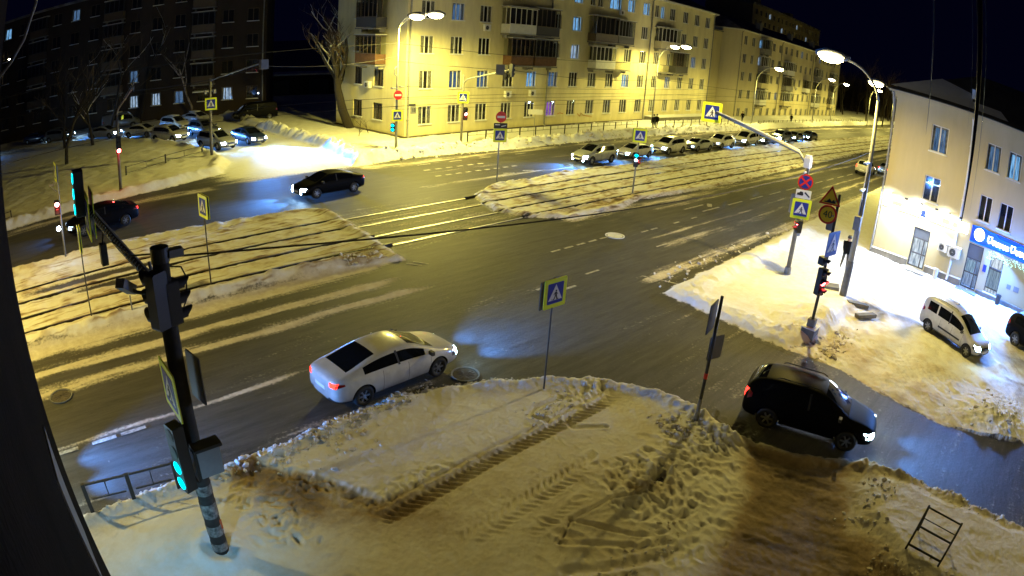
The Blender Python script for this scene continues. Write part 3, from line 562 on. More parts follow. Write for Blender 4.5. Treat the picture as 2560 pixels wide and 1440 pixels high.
def window(parent, x, z, w, h, kind='dark', fr='wframe', sash=3, y=0.0, rz=0.0, sill=True, transom=False):
    key = (round(w, 2), round(h, 2), kind, fr, sash, transom)
    if key not in WCACHE:
        f = MB(); t = 0.055 if w > 1.0 else 0.045; yy0, yy1 = 0.07, 0.13
        f.b2(0.005, t, yy0, yy1, 0.005, h - .005); f.b2(w - t, w - .005, yy0, yy1, 0.005, h - .005); f.b2(t, w - t, yy0, yy1, .005, t); f.b2(t, w - t, yy0, yy1, h - t, h - .005)
        for k in range(1, sash):
            c = w * k / sash; f.b2(c - t * 0.8, c + t * 0.8, yy0 + .002, yy1 - .002, t, h - t)
        if transom: f.b2(t, w - t, yy0 + .001, yy1 - .001, h * 0.68, h * 0.68 + t * 1.3)
        g = MB(); g.poly([(0.02, 0.10, 0.02), (w - .02, 0.10, 0.02), (w - .02, 0.10, h - .02), (0.02, 0.10, h - .02)])
        r = MB(); r.poly([(0.0, 0.30, 0.0), (w, 0.30, 0.0), (w, 0.30, h), (0, 0.30, h)])
        r.poly([(0, .141, 0), (0, .30, 0), (0, .30, h), (0, .141, h)][::-1]); r.poly([(w, .141, 0), (w, .30, 0), (w, .30, h), (w, .141, h)])
        cu = None
        if kind in ('drawn', 'half'):
            cu = MB(); N = 14; x0_, x1_ = (0.02, w - .02) if kind == 'drawn' else (.02, w * .55); zz0 = .03 if kind == 'half' else h * .35
            for k in range(N + 1):
                xx = x0_ + (x1_ - x0_) * k / N; cu.v += [(xx, 0.20 + 0.02 * (k % 2), zz0), (xx, 0.20 + 0.02 * (k % 2), h - .03)]
                if k: n = 2 * k; cu.f.append((n - 2, n, n + 1, n - 1))
        if kind in ('dark', 'lit_blue', 'lit_white', 'lit_dim', 'lit_pur'):
            cu = MB(); N = 22; e = 0.28 if kind == 'dark' else 0.16       # one pleated ribbon: two side drapes joined by a valance
            for k in range(N + 1):
                u = k / N; xx = 0.02 + (w - 0.04) * u; side = u < e or u > 1 - e
                cu.v += [(xx, 0.20 + 0.02 * (k % 2), 0.03 if side else h * 0.9), (xx, 0.20 + 0.02 * (k % 2), h - .03)]
                if k: n = 2 * k; cu.f.append((n - 2, n, n + 1, n - 1))
        s = MB(); s.b2(-0.06, w + 0.06, -0.10, 0.07, -0.05, -0.004); s.b2(-0.05, w + 0.05, -0.09, 0.06, -0.004, 0.03)
        room = M['room'] if kind in ('dark', 'bare', 'drawn', 'half') else M[kind]
        WCACHE[key] = (f.mesh('frame', M[fr]), g.mesh('pane', M['glass']), r.mesh('interior', room), cu.mesh('curtain', M['curtain']) if cu else None, s.mesh('sill', M['snowcap']))
    fm, gm, rm, cm, sm = WCACHE[key]
    o = add('window', fm, parent, (x, y, z), rz=rz)
    add('pane', gm, o); add('interior', rm, o)
    if cm: add('curtain', cm, o)
    if sill: add('sill', sm, o)
    return o
def box_bal(parent, x0, x1, z0, z1, d=1.1, panel='white', frame='bframe', glazed=True, y=0.0, roof=True, rz=0.0, n=5, brackets=True):
    """one balcony: slab, parapet, glazing or open rail, roof"""
    s = MB(); s.b2(x0 - .08, x1 + .08, y - d - .05, y, z0 - 0.14, z0)
    if brackets:
        brk = [MB().b2(xx - .08, xx + .08, y - d * .55, y, z0 - .42, z0 - .142) for xx in (x0 + 0.25, x1 - 0.25)]
    bal = s.build('balcony', M['concrete'], parent)
    for q_ in (brk if brackets else []): q_.build('bracket', M['concrete'], bal)
    if panel:
        p = MB(); p.b2(x0, x1, y - d, y - d + .05, z0 + .05, z0 + 0.95); p.b2(x0, x0 + .05, y - d + .05, y, z0 + .05, z0 + .95); p.b2(x1 - .05, x1, y - d + .05, y, z0 + .05, z0 + .95)
        k = int((x1 - x0) / 0.22)
        for i in range(k): p.b2(x0 + .03 + i * (x1 - x0) / k, x0 + .05 + i * (x1 - x0) / k, y - d - .012, y - d, z0 + .08, z0 + .92)
        p.build('parapet_panel', M[panel], bal)
    else:
        p = MB(); p.b2(x0, x1, y - d, y - d + .04, z0 + .92, z0 + .97); p.b2(x0, x0 + .04, y - d, y, z0 + .92, z0 + .97); p.b2(x1 - .04, x1, y - d, y, z0 + .92, z0 + .97)
        for i in range(int((x1 - x0) / .14) + 1): p.b2(x0 + i * .14, x0 + i * .14 + .02, y - d + .01, y - d + .03, z0, z0 + .92)
        p.build('railing', M['black'], bal)
    if glazed:
        g = MB(); zt = z1 - 0.12; zb = z0 + .95
        g.b2(x0, x1, y - d, y - d + .06, zb, zb + .07); g.b2(x0, x1, y - d, y - d + .06, zt - .07, zt)
        for i in range(n + 1): c = x0 + .03 + (x1 - x0 - .06) * i / n; g.b2(c - .03, c + .03, y - d + .001, y - d + .059, zb + .07, zt - .07)
        for xx in (x0, x1 - .06): g.b2(xx, xx + .06, y - d + .06, y, zt - .06, zt); g.b2(xx, xx + .06, y - d / 2 - .03, y - d / 2 + .03, zb, zt - .06)
        g.build('glazing_frame', M[frame], bal)
        q = MB(); q.poly([(x0, y - d + .03, zb), (x1, y - d + .03, zb), (x1, y - d + .03, zt), (x0, y - d + .03, zt)]); q.poly([(x0 + .03, y - d, zb), (x0 + .03, y, zb), (x0 + .03, y, zt), (x0 + .03, y - d, zt)]); q.poly([(x1 - .03, y - d, zb), (x1 - .03, y, zb), (x1 - .03, y, zt), (x1 - .03, y - d, zt)])
        q.build('pane', M['glass'], bal)
        c = MB(); c.b2(x0 + .1, x1 - .1, y - d * .45, y - d * .45 + .02, zb - .2, zt); c.build('interior', M['room'], bal)
    if roof:
        r = MB(); r.b2(x0 - .12, x1 + .12, y - d - .15, y, z1 - .12, z1 - .06); r.build('balcony_roof', M['roofmetal'], bal)
        r = MB(); r.b2(x0 - .1, x1 + .1, y - d - .12, y, z1 - .06, z1 + .0); r.build('roof_snow', M['snowcap'], bal)
    return bal
def downpipe(parent, x, z0, z1, r=0.07, y=-0.12, m='steel'):
    b = MB(); b.tube([(x, y - .15, z0), (x, y, z0 + .25), (x, y, z1 - .4), (x, y - .35, z1)], r, 10)
    for k in range(int((z1 - z0) / 3)): b.b2(x - r * 1.3, x + r * 1.3, y - r * 1.2, 0, z0 + 1.5 + k * 3, z0 + 1.55 + k * 3)
    b.build('downpipe', M[m], parent)
def aircon(parent, x, z, y=0.0, w=0.8, h=0.55):
    b = MB(); b.b2(x, x + w, y - .38, y - .06, z, z + h); o = b.build('air_conditioner', M['white'], parent)
    c = MB(); c.lathe([(0.0, 0.0), (h * .36, 0.0), (h * .36, 0.01)], 20, Matrix.Translation((x + w * .38, y - .385, z + h / 2)) @ Matrix.Rotation(R(90), 4, 'X')); c.build('fan_opening', M['black'], o)
    d = MB()
    for k in range(6): d.b2(x + w * .38 - h * .36, x + w * .38 + h * .36, y - .40, y - .392, z + h * .16 + k * h * .13, z + h * .16 + k * h * .13 + .012)
    d.lathe([(0, 0), (h * .08, 0), (h * .08, .012)], 12, Matrix.Translation((x + w * .38, y - .402, z + h / 2)) @ Matrix.Rotation(R(90), 4, 'X'))
    d.build('fan_grille', M['grey'], o)
    e = MB(); e.b2(x + .1, x + .14, y - .36, y, z - .04, z); e.b2(x + w - .14, x + w - .1, y - .36, y, z - .04, z); e.b2(x - .02, x + w + .02, y - .40, y - .04, z + h, z + h + .05); e.build('bracket', M['snowcap'], o)
A1 = R(2.08); B1O = (33.01, 46.51)
# ---- B1: long five-storey cream block
b1 = empty('apartment_building', (B1O[0], B1O[1], 0), A1, 'long cream five-storey apartment block with glazed balconies behind the first twin headed lamp', 'building')
sills = (1.33, 4.52, 7.66, 10.80, 13.97); WH = 1.63; WW = 1.52
cols = [1.52 + 3.52 * k for k in range(16)]
skip = {(3, 2), (4, 2), (3, 3), (4, 3)}; LB, LW, LD, LP = 'lit_blue', 'lit_white', 'lit_dim', 'lit_pur'
lit = {(1, 3): LD, (6, 3): LB, (6, 2): LW, (1, 1): LD, (2, 1): LD, (4, 1): LB, (5, 1): LD, (9, 1): LB, (12, 1): LD, (5, 0): LP, (6, 4): LB, (8, 4): LB, (9, 4): LB, (10, 4): LB, (9, 3): LD, (0, 4): 'dark', (14, 2): LD, (10, 3): 'dark', (7, 0): 'dark', (1, 0): 'dark'}
ops = []; wins = []
for f, zb in enumerate(sills):
    for k, c in enumerate(cols):
        if (k, f) in skip: continue
        w = WW; x = c
        if f == 4 and k in (7, 11): # paired narrow windows
            for dx in (-0.6, 0.85): ops.append((x + dx, x + dx + .9, zb, zb + WH)); wins.append((x + dx, zb, .9, 'lit_blue' if (k == 11 and dx > 0) else 'dark', 2))
            continue
        if f == 4 and k == 8: x = c - 0.4; w = 2.5
        if f == 4 and k == 12: x = c - 0.25; w = 2.0
        if k >= 12: w = min(w, 1.45)
        if k == 15: x = 54.3
        if (k, f) in ((7, 2), (7, 3), (8, 2), (8, 3), (11, 2), (11, 3), (12, 2), (12, 3)): w = 0.9 if k in (8, 12) else 1.4
        ops.append((x, x + w, zb, zb + WH)); wins.append((x, zb, w, lit.get((k, f), ('dark', 'dark', 'drawn', 'bare', 'half')[(k * 7 + f * 5 + k * f) % 5]), 3 if w > 1.1 else 2))
facade_mesh(57.2, 0.35, 16.3, ops).build('wall', M['plaster1'], b1)
for x, z, w, kd, ns in wins: window(b1, x, z, w, WH, kd, 'wframe', ns)
eops = [(3.36, 4.87, 1.41, 2.98), (6.72, 8.25, 1.41, 3.02), (3.3, 4.8, 4.51, 6.12), (6.8, 8.0, 4.51, 6.2), (6.9, 8.2, 7.66, 9.3), (6.9, 8.2, 10.8, 12.4), (6.9, 8.2, 13.9, 15.5)]
E1 = MB(); em = facade_mesh(11.4, 0.35, 16.3, [(11.4 - b, 11.4 - a, c, d) for a, b, c, d in eops])
we = em.build('end_wall', M['plaster1'], b1, (0, 11.4, 0), rz=R(-90))
for a, b, c, d in eops: window(we, 11.4 - b, c, b - a, d - c, 'dark', 'bframe', 3)
for z0 in (6.55, 9.9, 13.1): box_bal(we, 11.4 - 6.3, 11.4 - 3.0, z0, z0 + 2.75, 1.15, 'brick' if z0 < 8 else 'dgrey', 'bframe', n=5)
aircon(we, 11.4 - 5.8, 4.3, w=.75)
em2 = facade_mesh(11.4, 0.35, 16.3, []); em2.build('end_wall', M['plaster1'], b1, (57.2, 0, 0), rz=R(90))
bk = facade_mesh(57.2, 0.35, 16.3, []); bk.build('back_wall', M['plaster1'], b1, (57.2, 11.4, 0), rz=R(180))
p = MB(); p.b2(-.12, 57.32, -.12, 0, -.3, .36); p.b2(-.12, 0, 0, 11.4, -.3, .36); p.b2(57.2, 57.32, 0, 11.4, -.3, .36); p.build('plinth', M['plinth'], b1)
p = MB(); p.b2(39.3, 57.4, -1.9, -.12, -.3, .75); p.build('ramp', M['concrete'], b1); p = MB(); p.b2(39.2, 57.5, -2.0, -.12, .75, .86); p.build('ramp_snow', M['snowcap'], b1)
p = MB(); p.b2(1, 30, -.30, -.12, .0, .16); p.build('plinth_snow', M['snowcap'], b1)
r = MB(); r.b2(-.5, 57.7, -.55, 11.9, 16.3, 16.5); r.build('cornice', M['white'], b1)
r = MB()
for a, b, c in (((-.5, -.55), (57.7, -.55), 0), ((57.7, 11.9), (-.5, 11.9), 0)): pass
r.poly([(-.5, -.55, 16.5), (57.7, -.55, 16.5), (54, 5.7, 19.0), (4, 5.7, 19.0)]); r.poly([(57.7, -.55, 16.5), (57.7, 11.9, 16.5), (54, 5.7, 19)]); r.poly([(57.7, 11.9, 16.5), (-.5, 11.9, 16.5), (4, 5.7, 19), (54, 5.7, 19)]); r.poly([(-.5, 11.9, 16.5), (-.5, -.55, 16.5), (4, 5.7, 19)])
rf = r.build('roof', M['roofmetal'], b1)
c = MB(); c.b2(40, 41, 2.5, 3.3, 17, 19.4); c.b2(22, 23, 3, 4, 17, 19.8); c.build('chimney', M['brick'], rf)
for x in (0.28, 18.8, 38.8): downpipe(b1, x, 0.3, 16.4, .09)
downpipe(b1, 57.0, 0.3, 16.4, .07)
# balcony blocks
for (x0, x1, z0, z1, pan, fr, gl) in ((11.45, 15.35, 9.85, 12.6, 'white', 'wframe', True), (15.4, 19.0, 9.85, 12.8, 'dgrey', 'bframe', True), (11.95, 15.2, 6.75, 9.55, 'brick', 'bframe', True), (15.5, 18.9, 6.75, 9.6, 'brick', 'dgrey', True),
                                      (25.5, 29.9, 9.8, 12.9, 'bframe', 'bframe', True), (30.0, 33.4, 9.8, 12.8, 'dgrey', 'grey', True), (25.9, 29.8, 6.7, 9.4, 'white', 'wframe', True), (29.9, 33.1, 6.7, 9.4, None, 'grey', False),
                                      (40.0, 45.0, 9.9, 12.8, 'plaster2', 'wframe', True), (41.1, 44.4, 6.75, 9.4, None, 'grey', False), (44.45, 47.9, 6.75, 9.7, 'dgrey', 'bframe', True)):
    box_bal(b1, x0, x1, z0, z1, 1.15, pan, fr, gl, roof=gl, n=5)
aircon(b1, 12.3, 3.55); aircon(b1, 16.0, 3.6); aircon(b1, 31.2, 13.4); aircon(b1, 8.9, 10.0)
q = MB(); q.b2(0.62, 1.28, -.03, 0, 2.35, 3.0); pl = q.build('house_number_plate', M['grey'], b1)
def text_mesh(txt, size, name, m, parent, Mx, ext=0.004):
    cu = bpy.data.curves.new(name, 'FONT'); cu.body = txt; cu.size = size; cu.extrude = ext; cu.align_x = 'CENTER'; cu.align_y = 'CENTER'; cu.resolution_u = 3
    to = bpy.data.objects.new('tmp', cu); COL.objects.link(to); bpy.context.view_layer.update()
    me = bpy.data.meshes.new_from_object(to.evaluated_get(bpy.context.evaluated_depsgraph_get())); bpy.data.objects.remove(to); bpy.data.curves.remove(cu)
    me.name = name; me.materials.clear(); me.materials.append(m); me.transform(Mx); return add(name, me, parent)
text_mesh('18', .5, 'house_number', M['signblack'], pl, Matrix.Translation((0.95, -.04, 2.66)) @ Matrix.Rotation(R(90), 4, 'X'))
q = MB(); q.b2(.35, 1.2, -.03, 0, 3.05, 3.25); q.build('street_name_plate', M['dgrey'], b1)
# a sprayed scribble by the violet window
M['graff'] = mat('orange spray paint', (0.55, 0.20, 0.03), .8, dirt=(0.5, 0.40, 0.2), scale=3)
q = MB(); q.tube([(21.0, -.006, 1.5), (21.5, -.006, 1.62), (22.1, -.006, 1.5)], .05, 4); q.tube([(24.7, -.006, 1.45), (25.2, -.006, 1.1), (25.4, -.006, 1.5), (25.9, -.006, 1.2), (27.6, -.006, 0.95)], .045, 4); q.build('spray_scribble', M['graff'], b1)
# ---- connecting wing
wg = empty('connecting_wing', (B1O[0] + 57.5 * math.cos(A1), B1O[1] + 57.5 * math.sin(A1), 0), A1, 'recessed balcony wing between the two cream apartment blocks', 'building')
wops = [(5.6, 6.9, z, z + 1.6) for z in (1.2, 4.3, 7.4, 10.5)]
wm = facade_mesh(10.6, -.2, 14.3, wops); wm.build('wall', M['plaster2'], wg, (0, 3.6, 0))
for a, b, c, d in wops: window(wg, a, c, b - a, d - c, 'dark', 'bframe', 2, y=3.6)
for z0 in (0.6, 3.6, 6.7, 9.8): box_bal(wg, .3, 3.2, z0, z0 + 2.7, 1.2, 'dgrey', 'bframe', y=3.6, n=3)
q = MB(); q.b2(0, 10.4, 3.3, 10, 14.3, 14.5); q.build('roof', M['roofmetal'], wg)
# ---- B2
b2 = empty('apartment_building', (B1O[0] + 67.9 * math.cos(A1), B1O[1] + 67.9 * math.sin(A1), -1.25), A1, 'second cream apartment block further along the street, seen at a steep angle', 'building')
cols2 = [1.6 + 3.5 * k for k in range(19)]; ops = []; wins = []
for f, zb in enumerate(sills):
    for k, c in enumerate(cols2):
        if (k in (2, 3) and f in (1, 2, 3, 4)) : 
            if k == 3: continue
        if k in (6, 7, 12, 13) and f in (1, 2, 3): 
            if k in (7, 13): continue
        w = 1.35; ops.append((c, c + w, zb, zb + 1.6)); wins.append((c, zb, w, {(2, 4): LB, (2, 1): LD, (2, 3): LW, (9, 4): LD, (13, 4): LD, (5, 1): LD}.get((k, f), 'dark'), 2))
facade_mesh(67.5, 0.3, 16.3, ops).build('wall', M['plaster2'], b2)
for x, z, w, kd, ns in wins: window(b2, x, z, w, 1.6, kd, 'wframe', ns, sill=False)
facade_mesh(3.6, 0.3, 16.3, []).build('end_wall', M['plaster2'], b2, (0, 3.6, 0), rz=R(-90)); facade_mesh(11, 0.3, 16.3, []).build('end_wall', M['plaster2'], b2, (67.5, 0, 0), rz=R(90))
q = MB(); q.b2(-.4, 67.9, -.5, 11.5, 16.3, 16.5); q.build('cornice', M['white'], b2)
q = MB(); q.poly([(-.4, -.5, 16.5), (67.9, -.5, 16.5), (64, 5.5, 18.8), (3, 5.5, 18.8)]); q.poly([(-.4, 11.5, 16.5), (-.4, -.5, 16.5), (3, 5.5, 18.8)]); q.poly([(67.9, -.5, 16.5), (67.9, 11.5, 16.5), (64, 5.5, 18.8)]); q.poly([(67.9, 11.5, 16.5), (-.4, 11.5, 16.5), (3, 5.5, 18.8), (64, 5.5, 18.8)]); rf = q.build('roof', M['roofmetal'], b2)
c = MB()
for x in (12, 30, 46): c.b2(x, x + 1.2, 1.6, 2.6, 16.8, 18.8)
c.build('chimney', M['grey'], rf)
for i, (x0, x1, fl) in enumerate(((9, 12.5, (1, 2, 3)), (22.5, 27, (1, 2, 3)), (36, 39, (2,)), (44, 48, (1, 2, 3)), (58, 61, (1, 2, 3)))):
    for f in fl:
        z0 = sills[f] - .95; box_bal(b2, x0, x1, z0, z0 + 2.8, 1.0, ('grey', 'white', 'plaster2')[(f + i) % 3], 'wframe' if f % 2 else 'bframe', n=4)
box_bal(b2, 9, 12.5, sills[4] - .95, sills[4] + 1.9, 1.0, 'grey', 'grey', n=4)
for x in (0.2, 20.5, 42, 66.8): downpipe(b2, x, .3, 16.4)
for x in (25, 31, 49): aircon(b2, x, 7.0)
for x in (22, 27, 33, 38, 44, 50, 55, 60):   # snowy steps at the doors
    q = MB(); q.b2(x, x + 2.2, -1.7, 0, .4, 1.35); q.build('porch', M['snowcap'], b2)
# ---- tall block behind
tb = empty('tower_block', (158, 74, -1), R(3), 'tall dim apartment tower rising behind the second cream block, four lit windows', 'building')
ops = []; wins = []
for k in range(18):
    for f in range(9):
        x = 2 + k * 3.6; z = 2 + f * 2.8; kd = 'lit_white' if (k, f) in ((3, 8), (6, 7), (10, 8), (13, 7)) else 'bare'
        if x + 1.5 > 66 or (f < 3): continue
        ops.append((x, x + 1.5, z, z + 1.5)); wins.append((x, z, kd))
M['plaster5'] = plaster('grey brown panels', (0.30, 0.26, 0.18), (0.24, 0.20, 0.14))
facade_mesh(66, 0, 27, ops).build('wall', M['plaster5'], tb)
for x, z, kd in wins: window(tb, x, z, 1.5, 1.5, kd, 'wframe', 2, sill=False)
facade_mesh(14, 0, 27, []).build('end_wall', M['plaster5'], tb, (0, 14, 0), rz=R(-90)); facade_mesh(14, 0, 27, []).build('end_wall', M['plaster5'], tb, (66, 0, 0), rz=R(90))
q = MB(); q.b2(-.2, 66.2, -.2, 14.2, 27, 27.6); q.build('roof', M['roofmetal'], tb)
q = MB(); q.b2(10, 13, 3, 6, 27.6, 29.5); q.b2(40, 43, 3, 6, 27.6, 29.5); q.build('lift_housing', M['plaster5'], tb)
# ---- LB: dark block behind the side street (upper left)
AL = R(152 + 180); LBo = Vector((30.97, 72.14, 0.55)); LL = 60
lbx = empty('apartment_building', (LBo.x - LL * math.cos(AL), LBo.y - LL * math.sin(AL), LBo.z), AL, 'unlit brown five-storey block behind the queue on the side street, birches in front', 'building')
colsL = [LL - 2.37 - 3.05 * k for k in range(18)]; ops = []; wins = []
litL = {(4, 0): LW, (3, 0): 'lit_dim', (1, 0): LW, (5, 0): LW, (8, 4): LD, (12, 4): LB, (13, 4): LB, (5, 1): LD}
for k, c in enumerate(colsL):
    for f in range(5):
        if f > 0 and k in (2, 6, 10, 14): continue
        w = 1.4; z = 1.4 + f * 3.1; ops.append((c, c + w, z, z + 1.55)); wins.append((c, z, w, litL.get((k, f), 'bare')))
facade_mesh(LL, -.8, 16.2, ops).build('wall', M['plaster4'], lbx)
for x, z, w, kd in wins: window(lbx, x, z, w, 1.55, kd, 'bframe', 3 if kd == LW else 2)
for k in (2, 6, 10, 14):
    for f in (1, 2, 3, 4): box_bal(lbx, colsL[k] - .6, colsL[k] + 2.2, .4 + f * 3.1, 3.0 + f * 3.1, 1.0, 'bframe', 'dgrey', n=4)
facade_mesh(12, -.8, 16.2, []).build('end_wall', M['plaster4'], lbx, (LL, 0, 0), rz=R(90)); facade_mesh(12, -.8, 16.2, []).build('end_wall', M['plaster4'], lbx, (0, 12, 0), rz=R(-90))
q = MB(); q.b2(-.4, LL + .4, -.5, 12.4, 16.2, 16.5); q.build('roof', M['roofmetal'], lbx)
downpipe(lbx, LL - .4, -.5, 16.2, .08)
q = MB(); q.b2(colsL[2] - .3, colsL[2] + 2.2, -1.6, 0, 2.6, 2.75); q.build('porch_canopy', M['snowcap'], lbx)
q = MB(); q.lathe([(0, -.12), (.12, 0), (0, .12)], 10); o = q.build('wall_lamp', M['headdim'], lbx, (LL - .9, -.25, 2.0)); light('POINT', 'entrance_light', tuple(lbx.matrix_world.translation), 0, WHT) if False else None
# low dark garage behind with a distant lamp
gb = empty('garage', (38, 92, 0), R(-20), 'dark low garage deep in the courtyard behind the leaning tree', 'building')
q = MB(); q.b2(0, 14, 0, 6, -.3, 3.2); q.build('wall', M['plaster4'], gb); q = MB(); q.b2(-.3, 14.3, -.3, 6.3, 3.2, 3.45); q.build('roof', M['snowcap'], gb); q = MB(); q.b2(2, 5, -.05, 0, 0, 2.5); q.b2(8, 11, -.05, 0, 0, 2.5); q.build('garage_door', M['dgrey'], gb)
# ---- RB: building with the shops, right side. local x runs towards the viewer's right
RBo = (37.1, 7.6); AR = R(-93.2)
rb = empty('shop_building', (RBo[0], RBo[1], 0), AR, 'three-storey ochre corner building with two lit shop doors at the right edge', 'building')
ops = [(2.43, 3.55, 6.76, 8.27), (6.17, 7.12, 6.8, 8.29), (7.68, 8.6, 6.8, 8.29), (2.43, 3.46, 3.97, 5.38), (6.18, 7.0, 3.97, 5.38), (7.58, 8.5, 3.93, 5.38),
       (2.35, 3.42, 0.12, 2.36), (6.0, 7.03, 0.1, 2.6), (7.62, 8.55, 0.3, 2.35), (12.0, 13.0, 3.95, 5.35), (12.0, 13.0, 6.8, 8.3), (15.5, 16.5, 3.95, 5.35), (15.5, 16.5, 6.8, 8.3)]
facade_mesh(24, -.1, 9.2, ops, .18).build('wall', M['plaster3'], rb)
KW = [('lit_dim', 2), ('lit_dim', 2), ('lit_blue', 2), ('bare', 2), ('bare', 2), ('bare', 2)]
for (a, b, c, d), (kd, ns) in zip(ops[:6], KW): window(rb, a, c, b - a, d - c, kd, 'wframe', ns, transom=(kd == 'bare' and a < 3))
for a, b, c, d in ops[9:]: window(rb, a, c, b - a, d - c, 'bare', 'wframe', 2)
facade_mesh(12, -.1, 9.2, []).build('end_wall', M['plaster3'], rb, (0, 12, 0), rz=R(-90)); facade_mesh(12, -.1, 9.2, []).build('end_wall', M['plaster3'], rb, (24, 0, 0), rz=R(90))
q = MB(); q.b2(-.12, 2.3, -.14, 0, -.2, .42); q.b2(3.5, 5.95, -.14, 0, -.2, .42); q.b2(7.1, 24, -.14, 0, -.2, .28); q.build('plinth', M['concrete'], rb)
q = MB(); q.b2(-.14, 2.3, -.16, 0, .42, .47); q.b2(3.5, 5.95, -.16, 0, .42, .47); q.build('plinth_snow', M['snowcap'], rb)
q = MB(); q.b2(-.10, 24.1, -.10, 12.1, 9.2, 9.32); q.b2(-.28, 24.3, -.28, 12.3, 9.32, 9.46); q.b2(-.42, 24.5, -.42, 12.4, 9.46, 9.58); q.build('cornice', M['plaster3'], rb)
q = MB(); q.poly([(-.5, -.5, 9.58), (24.5, -.5, 9.58), (24.5, 6, 12.2), (4.5, 6, 12.2)]); q.poly([(-.5, 12.5, 9.58), (-.5, -.5, 9.58), (4.5, 6, 12.2)]); q.poly([(24.5, 12.5, 9.58), (-.5, 12.5, 9.58), (4.5, 6, 12.2), (24.5, 6, 12.2)]); q.b2(-.5, 24.5, -.52, 12.5, 9.58, 9.62)
rf = q.build('roof', mat('dark tarred roof', (.02, .019, .02), .8, dirt=(.07, .068, .066), scale=.5), rb)
q = MB(); q.poly([(-.45, -.1, 9.82), (7.4, -.1, 9.82), (6.5, 1.6, 10.4), (2.2, 3.2, 11.1)]); q.poly([(-.45, 12, 9.82), (-.45, -.1, 9.82), (2.2, 3.2, 11.1)]); q.build('roof_snow', M['snowcap'], rf)
q = MB(); q.b2(4.6, 5.0, 1.6, 2.0, 10.2, 11.0); q.build('vent_cap', M['snowcap'], rf)
downpipe(rb, 5.08, 0.2, 9.3, .07, m='white')
q = MB(); q.tube([(-.1, -.55, 9.45), (-.1, -.4, 9.0), (-.08, -.14, 8.4), (-.08, -.14, .3)], .06, 10); q.tube([(-.16, .2, 9.4), (-.17, .3, 8.7), (-.16, .3, .3)], .05, 8); q.build('downpipe', M['steel'], rb)
# thin seams on the plaster
# shop fascia number one: bright white sign band and its lamps
M['fascia'] = emat('glowing white shop sign', (0.92, 0.95, 1.0), 7)
M['fascia_y'] = emat('pale yellow sign lettering', (1.0, 0.97, 0.70), 1.15)
sg = empty('shop_sign', (0, 0, 0), 0, 'dazzling white illuminated sign band along the corner facade above the first door', 'sign'); sg.matrix_world = Matrix.Translation((RBo[0], RBo[1], 0)) @ Matrix.Rotation(AR, 4, 'Z')
q = MB(); q.b2(.15, 5.75, -.16, -.02, 3.0, 3.55); q.build('light_box', M['fascia'], sg)
q = MB(); q.b2(.7, 1.35, -.175, -.165, 3.17, 3.42); q.b2(4.0, 4.5, -.175, -.165, 3.1, 3.4); q.b2(4.7, 5.1, -.175, -.165, 3.1, 3.4); q.build('sign_panel', M['fascia_y'], sg)
q = MB(); q.lathe([(0, .012), (.16, .01), (.18, 0)], 6, Matrix.Translation((2.75, -.19, 3.28)) @ Matrix.Rotation(R(90), 4, 'X')); q.b2(2.6, 2.95, -.2, -.18, 3.05, 3.18); q.build('emblem', M['signblue'], sg)
q = MB()
for x in (.6, 1.6, 2.6, 3.6, 4.4, 5.2): q.tube([(x, -.02, 3.75), (x, -.5, 3.8)], .015, 6); q.b2(x - .09, x + .09, -.62, -.44, 3.74, 3.82); q.build('lamp_arm', M['dgrey'], sg); q = MB()

RM = Matrix.Translation((RBo[0], RBo[1], 0)) @ Matrix.Rotation(AR, 4, 'Z')
def rbp(x, y, z): return tuple(RM @ Vector((x, y, z)))
for x, pw in ((0.5, 330), (2.3, 330), (4.2, 260)):
    light('SPOT', 'sign_floodlight', rbp(x, -1.0, 3.75), pw, (0.86, 0.92, 1.0), rbp(x, .3, 2.6), .12, 130, .8)
light('AREA', 'shop_sign_glow', rbp(1.4, -.30, 3.1), 750, (0.84, 0.91, 1.0), rbp(-1.0, -6, -1.5), sx=2.6, sy=.4)
light('AREA', 'shop_sign_glow', rbp(4.0, -.30, 3.1), 700, (0.62, 0.78, 1.0), rbp(3.0, -6, -1.0), sx=2.6, sy=.4)
# doors
def door(parent, x0, x1, z0, z1, upper=.72):
    f = MB(); t = .07; y0, y1 = .06, .14; w = x1 - x0
    f.b2(x0, x0 + t, y0, y1, z0, z1); f.b2(x1 - t, x1, y0, y1, z0, z1); f.b2(x0 + t, x1 - t, y0, y1, z1 - t, z1); f.b2(x0 + t, x1 - t, y0, y1, z0, z0 + t); zt = z0 + (z1 - z0) * upper
    f.b2(x0 + t, x1 - t, y0, y1, zt, zt + t); zm = z0 + (z1 - z0) * .34; f.b2(x0 + t, x1 - t, y0 + .001, y1, zm, zm + t); f.b2(x1 - t - w * .26, x1 - w * .26, y0 + .002, y1, z0 + t, zt)
    o = f.build('door', M['dgrey'], parent)
    p = MB(); p.b2(x0 + t, x1 - t, .09, .11, zt + t, z1 - t); p.build('transom_panel', M['cgrey'], o)
    g = MB(); g.poly([(x0 + t, .1, z0 + t), (x1 - t, .1, z0 + t), (x1 - t, .1, zt), (x0 + t, .1, zt)]); g.build('pane', M['glass'], o)
    h = MB(); h.tube([(x0 + w * .66, .05, z0 + .9), (x0 + w * .66, .0, z0 + .95), (x0 + w * .66, .0, z0 + 1.25), (x0 + w * .66, .05, z0 + 1.3)], .012, 6); h.build('handle', M['steel'], o)
    return o
M['inside1'] = emat('bright shop interior', (0.85, 0.93, 1.0), 1.3, 3); M['inside2'] = emat('bluish shop interior', (0.42, 0.62, 1.0), 0.8, 4)
d1 = door(rb, 2.35, 3.42, 0.12, 2.36); q = MB(); q.b2(2.42, 3.36, .3, .32, .15, 1.7); q.build('interior', M['inside1'], d1)
d2 = door(rb, 6.0, 7.03, 0.1, 2.6, .66); q = MB(); q.b2(6.07, 6.96, .3, .32, .15, 1.72); q.build('interior', M['inside2'], d2)
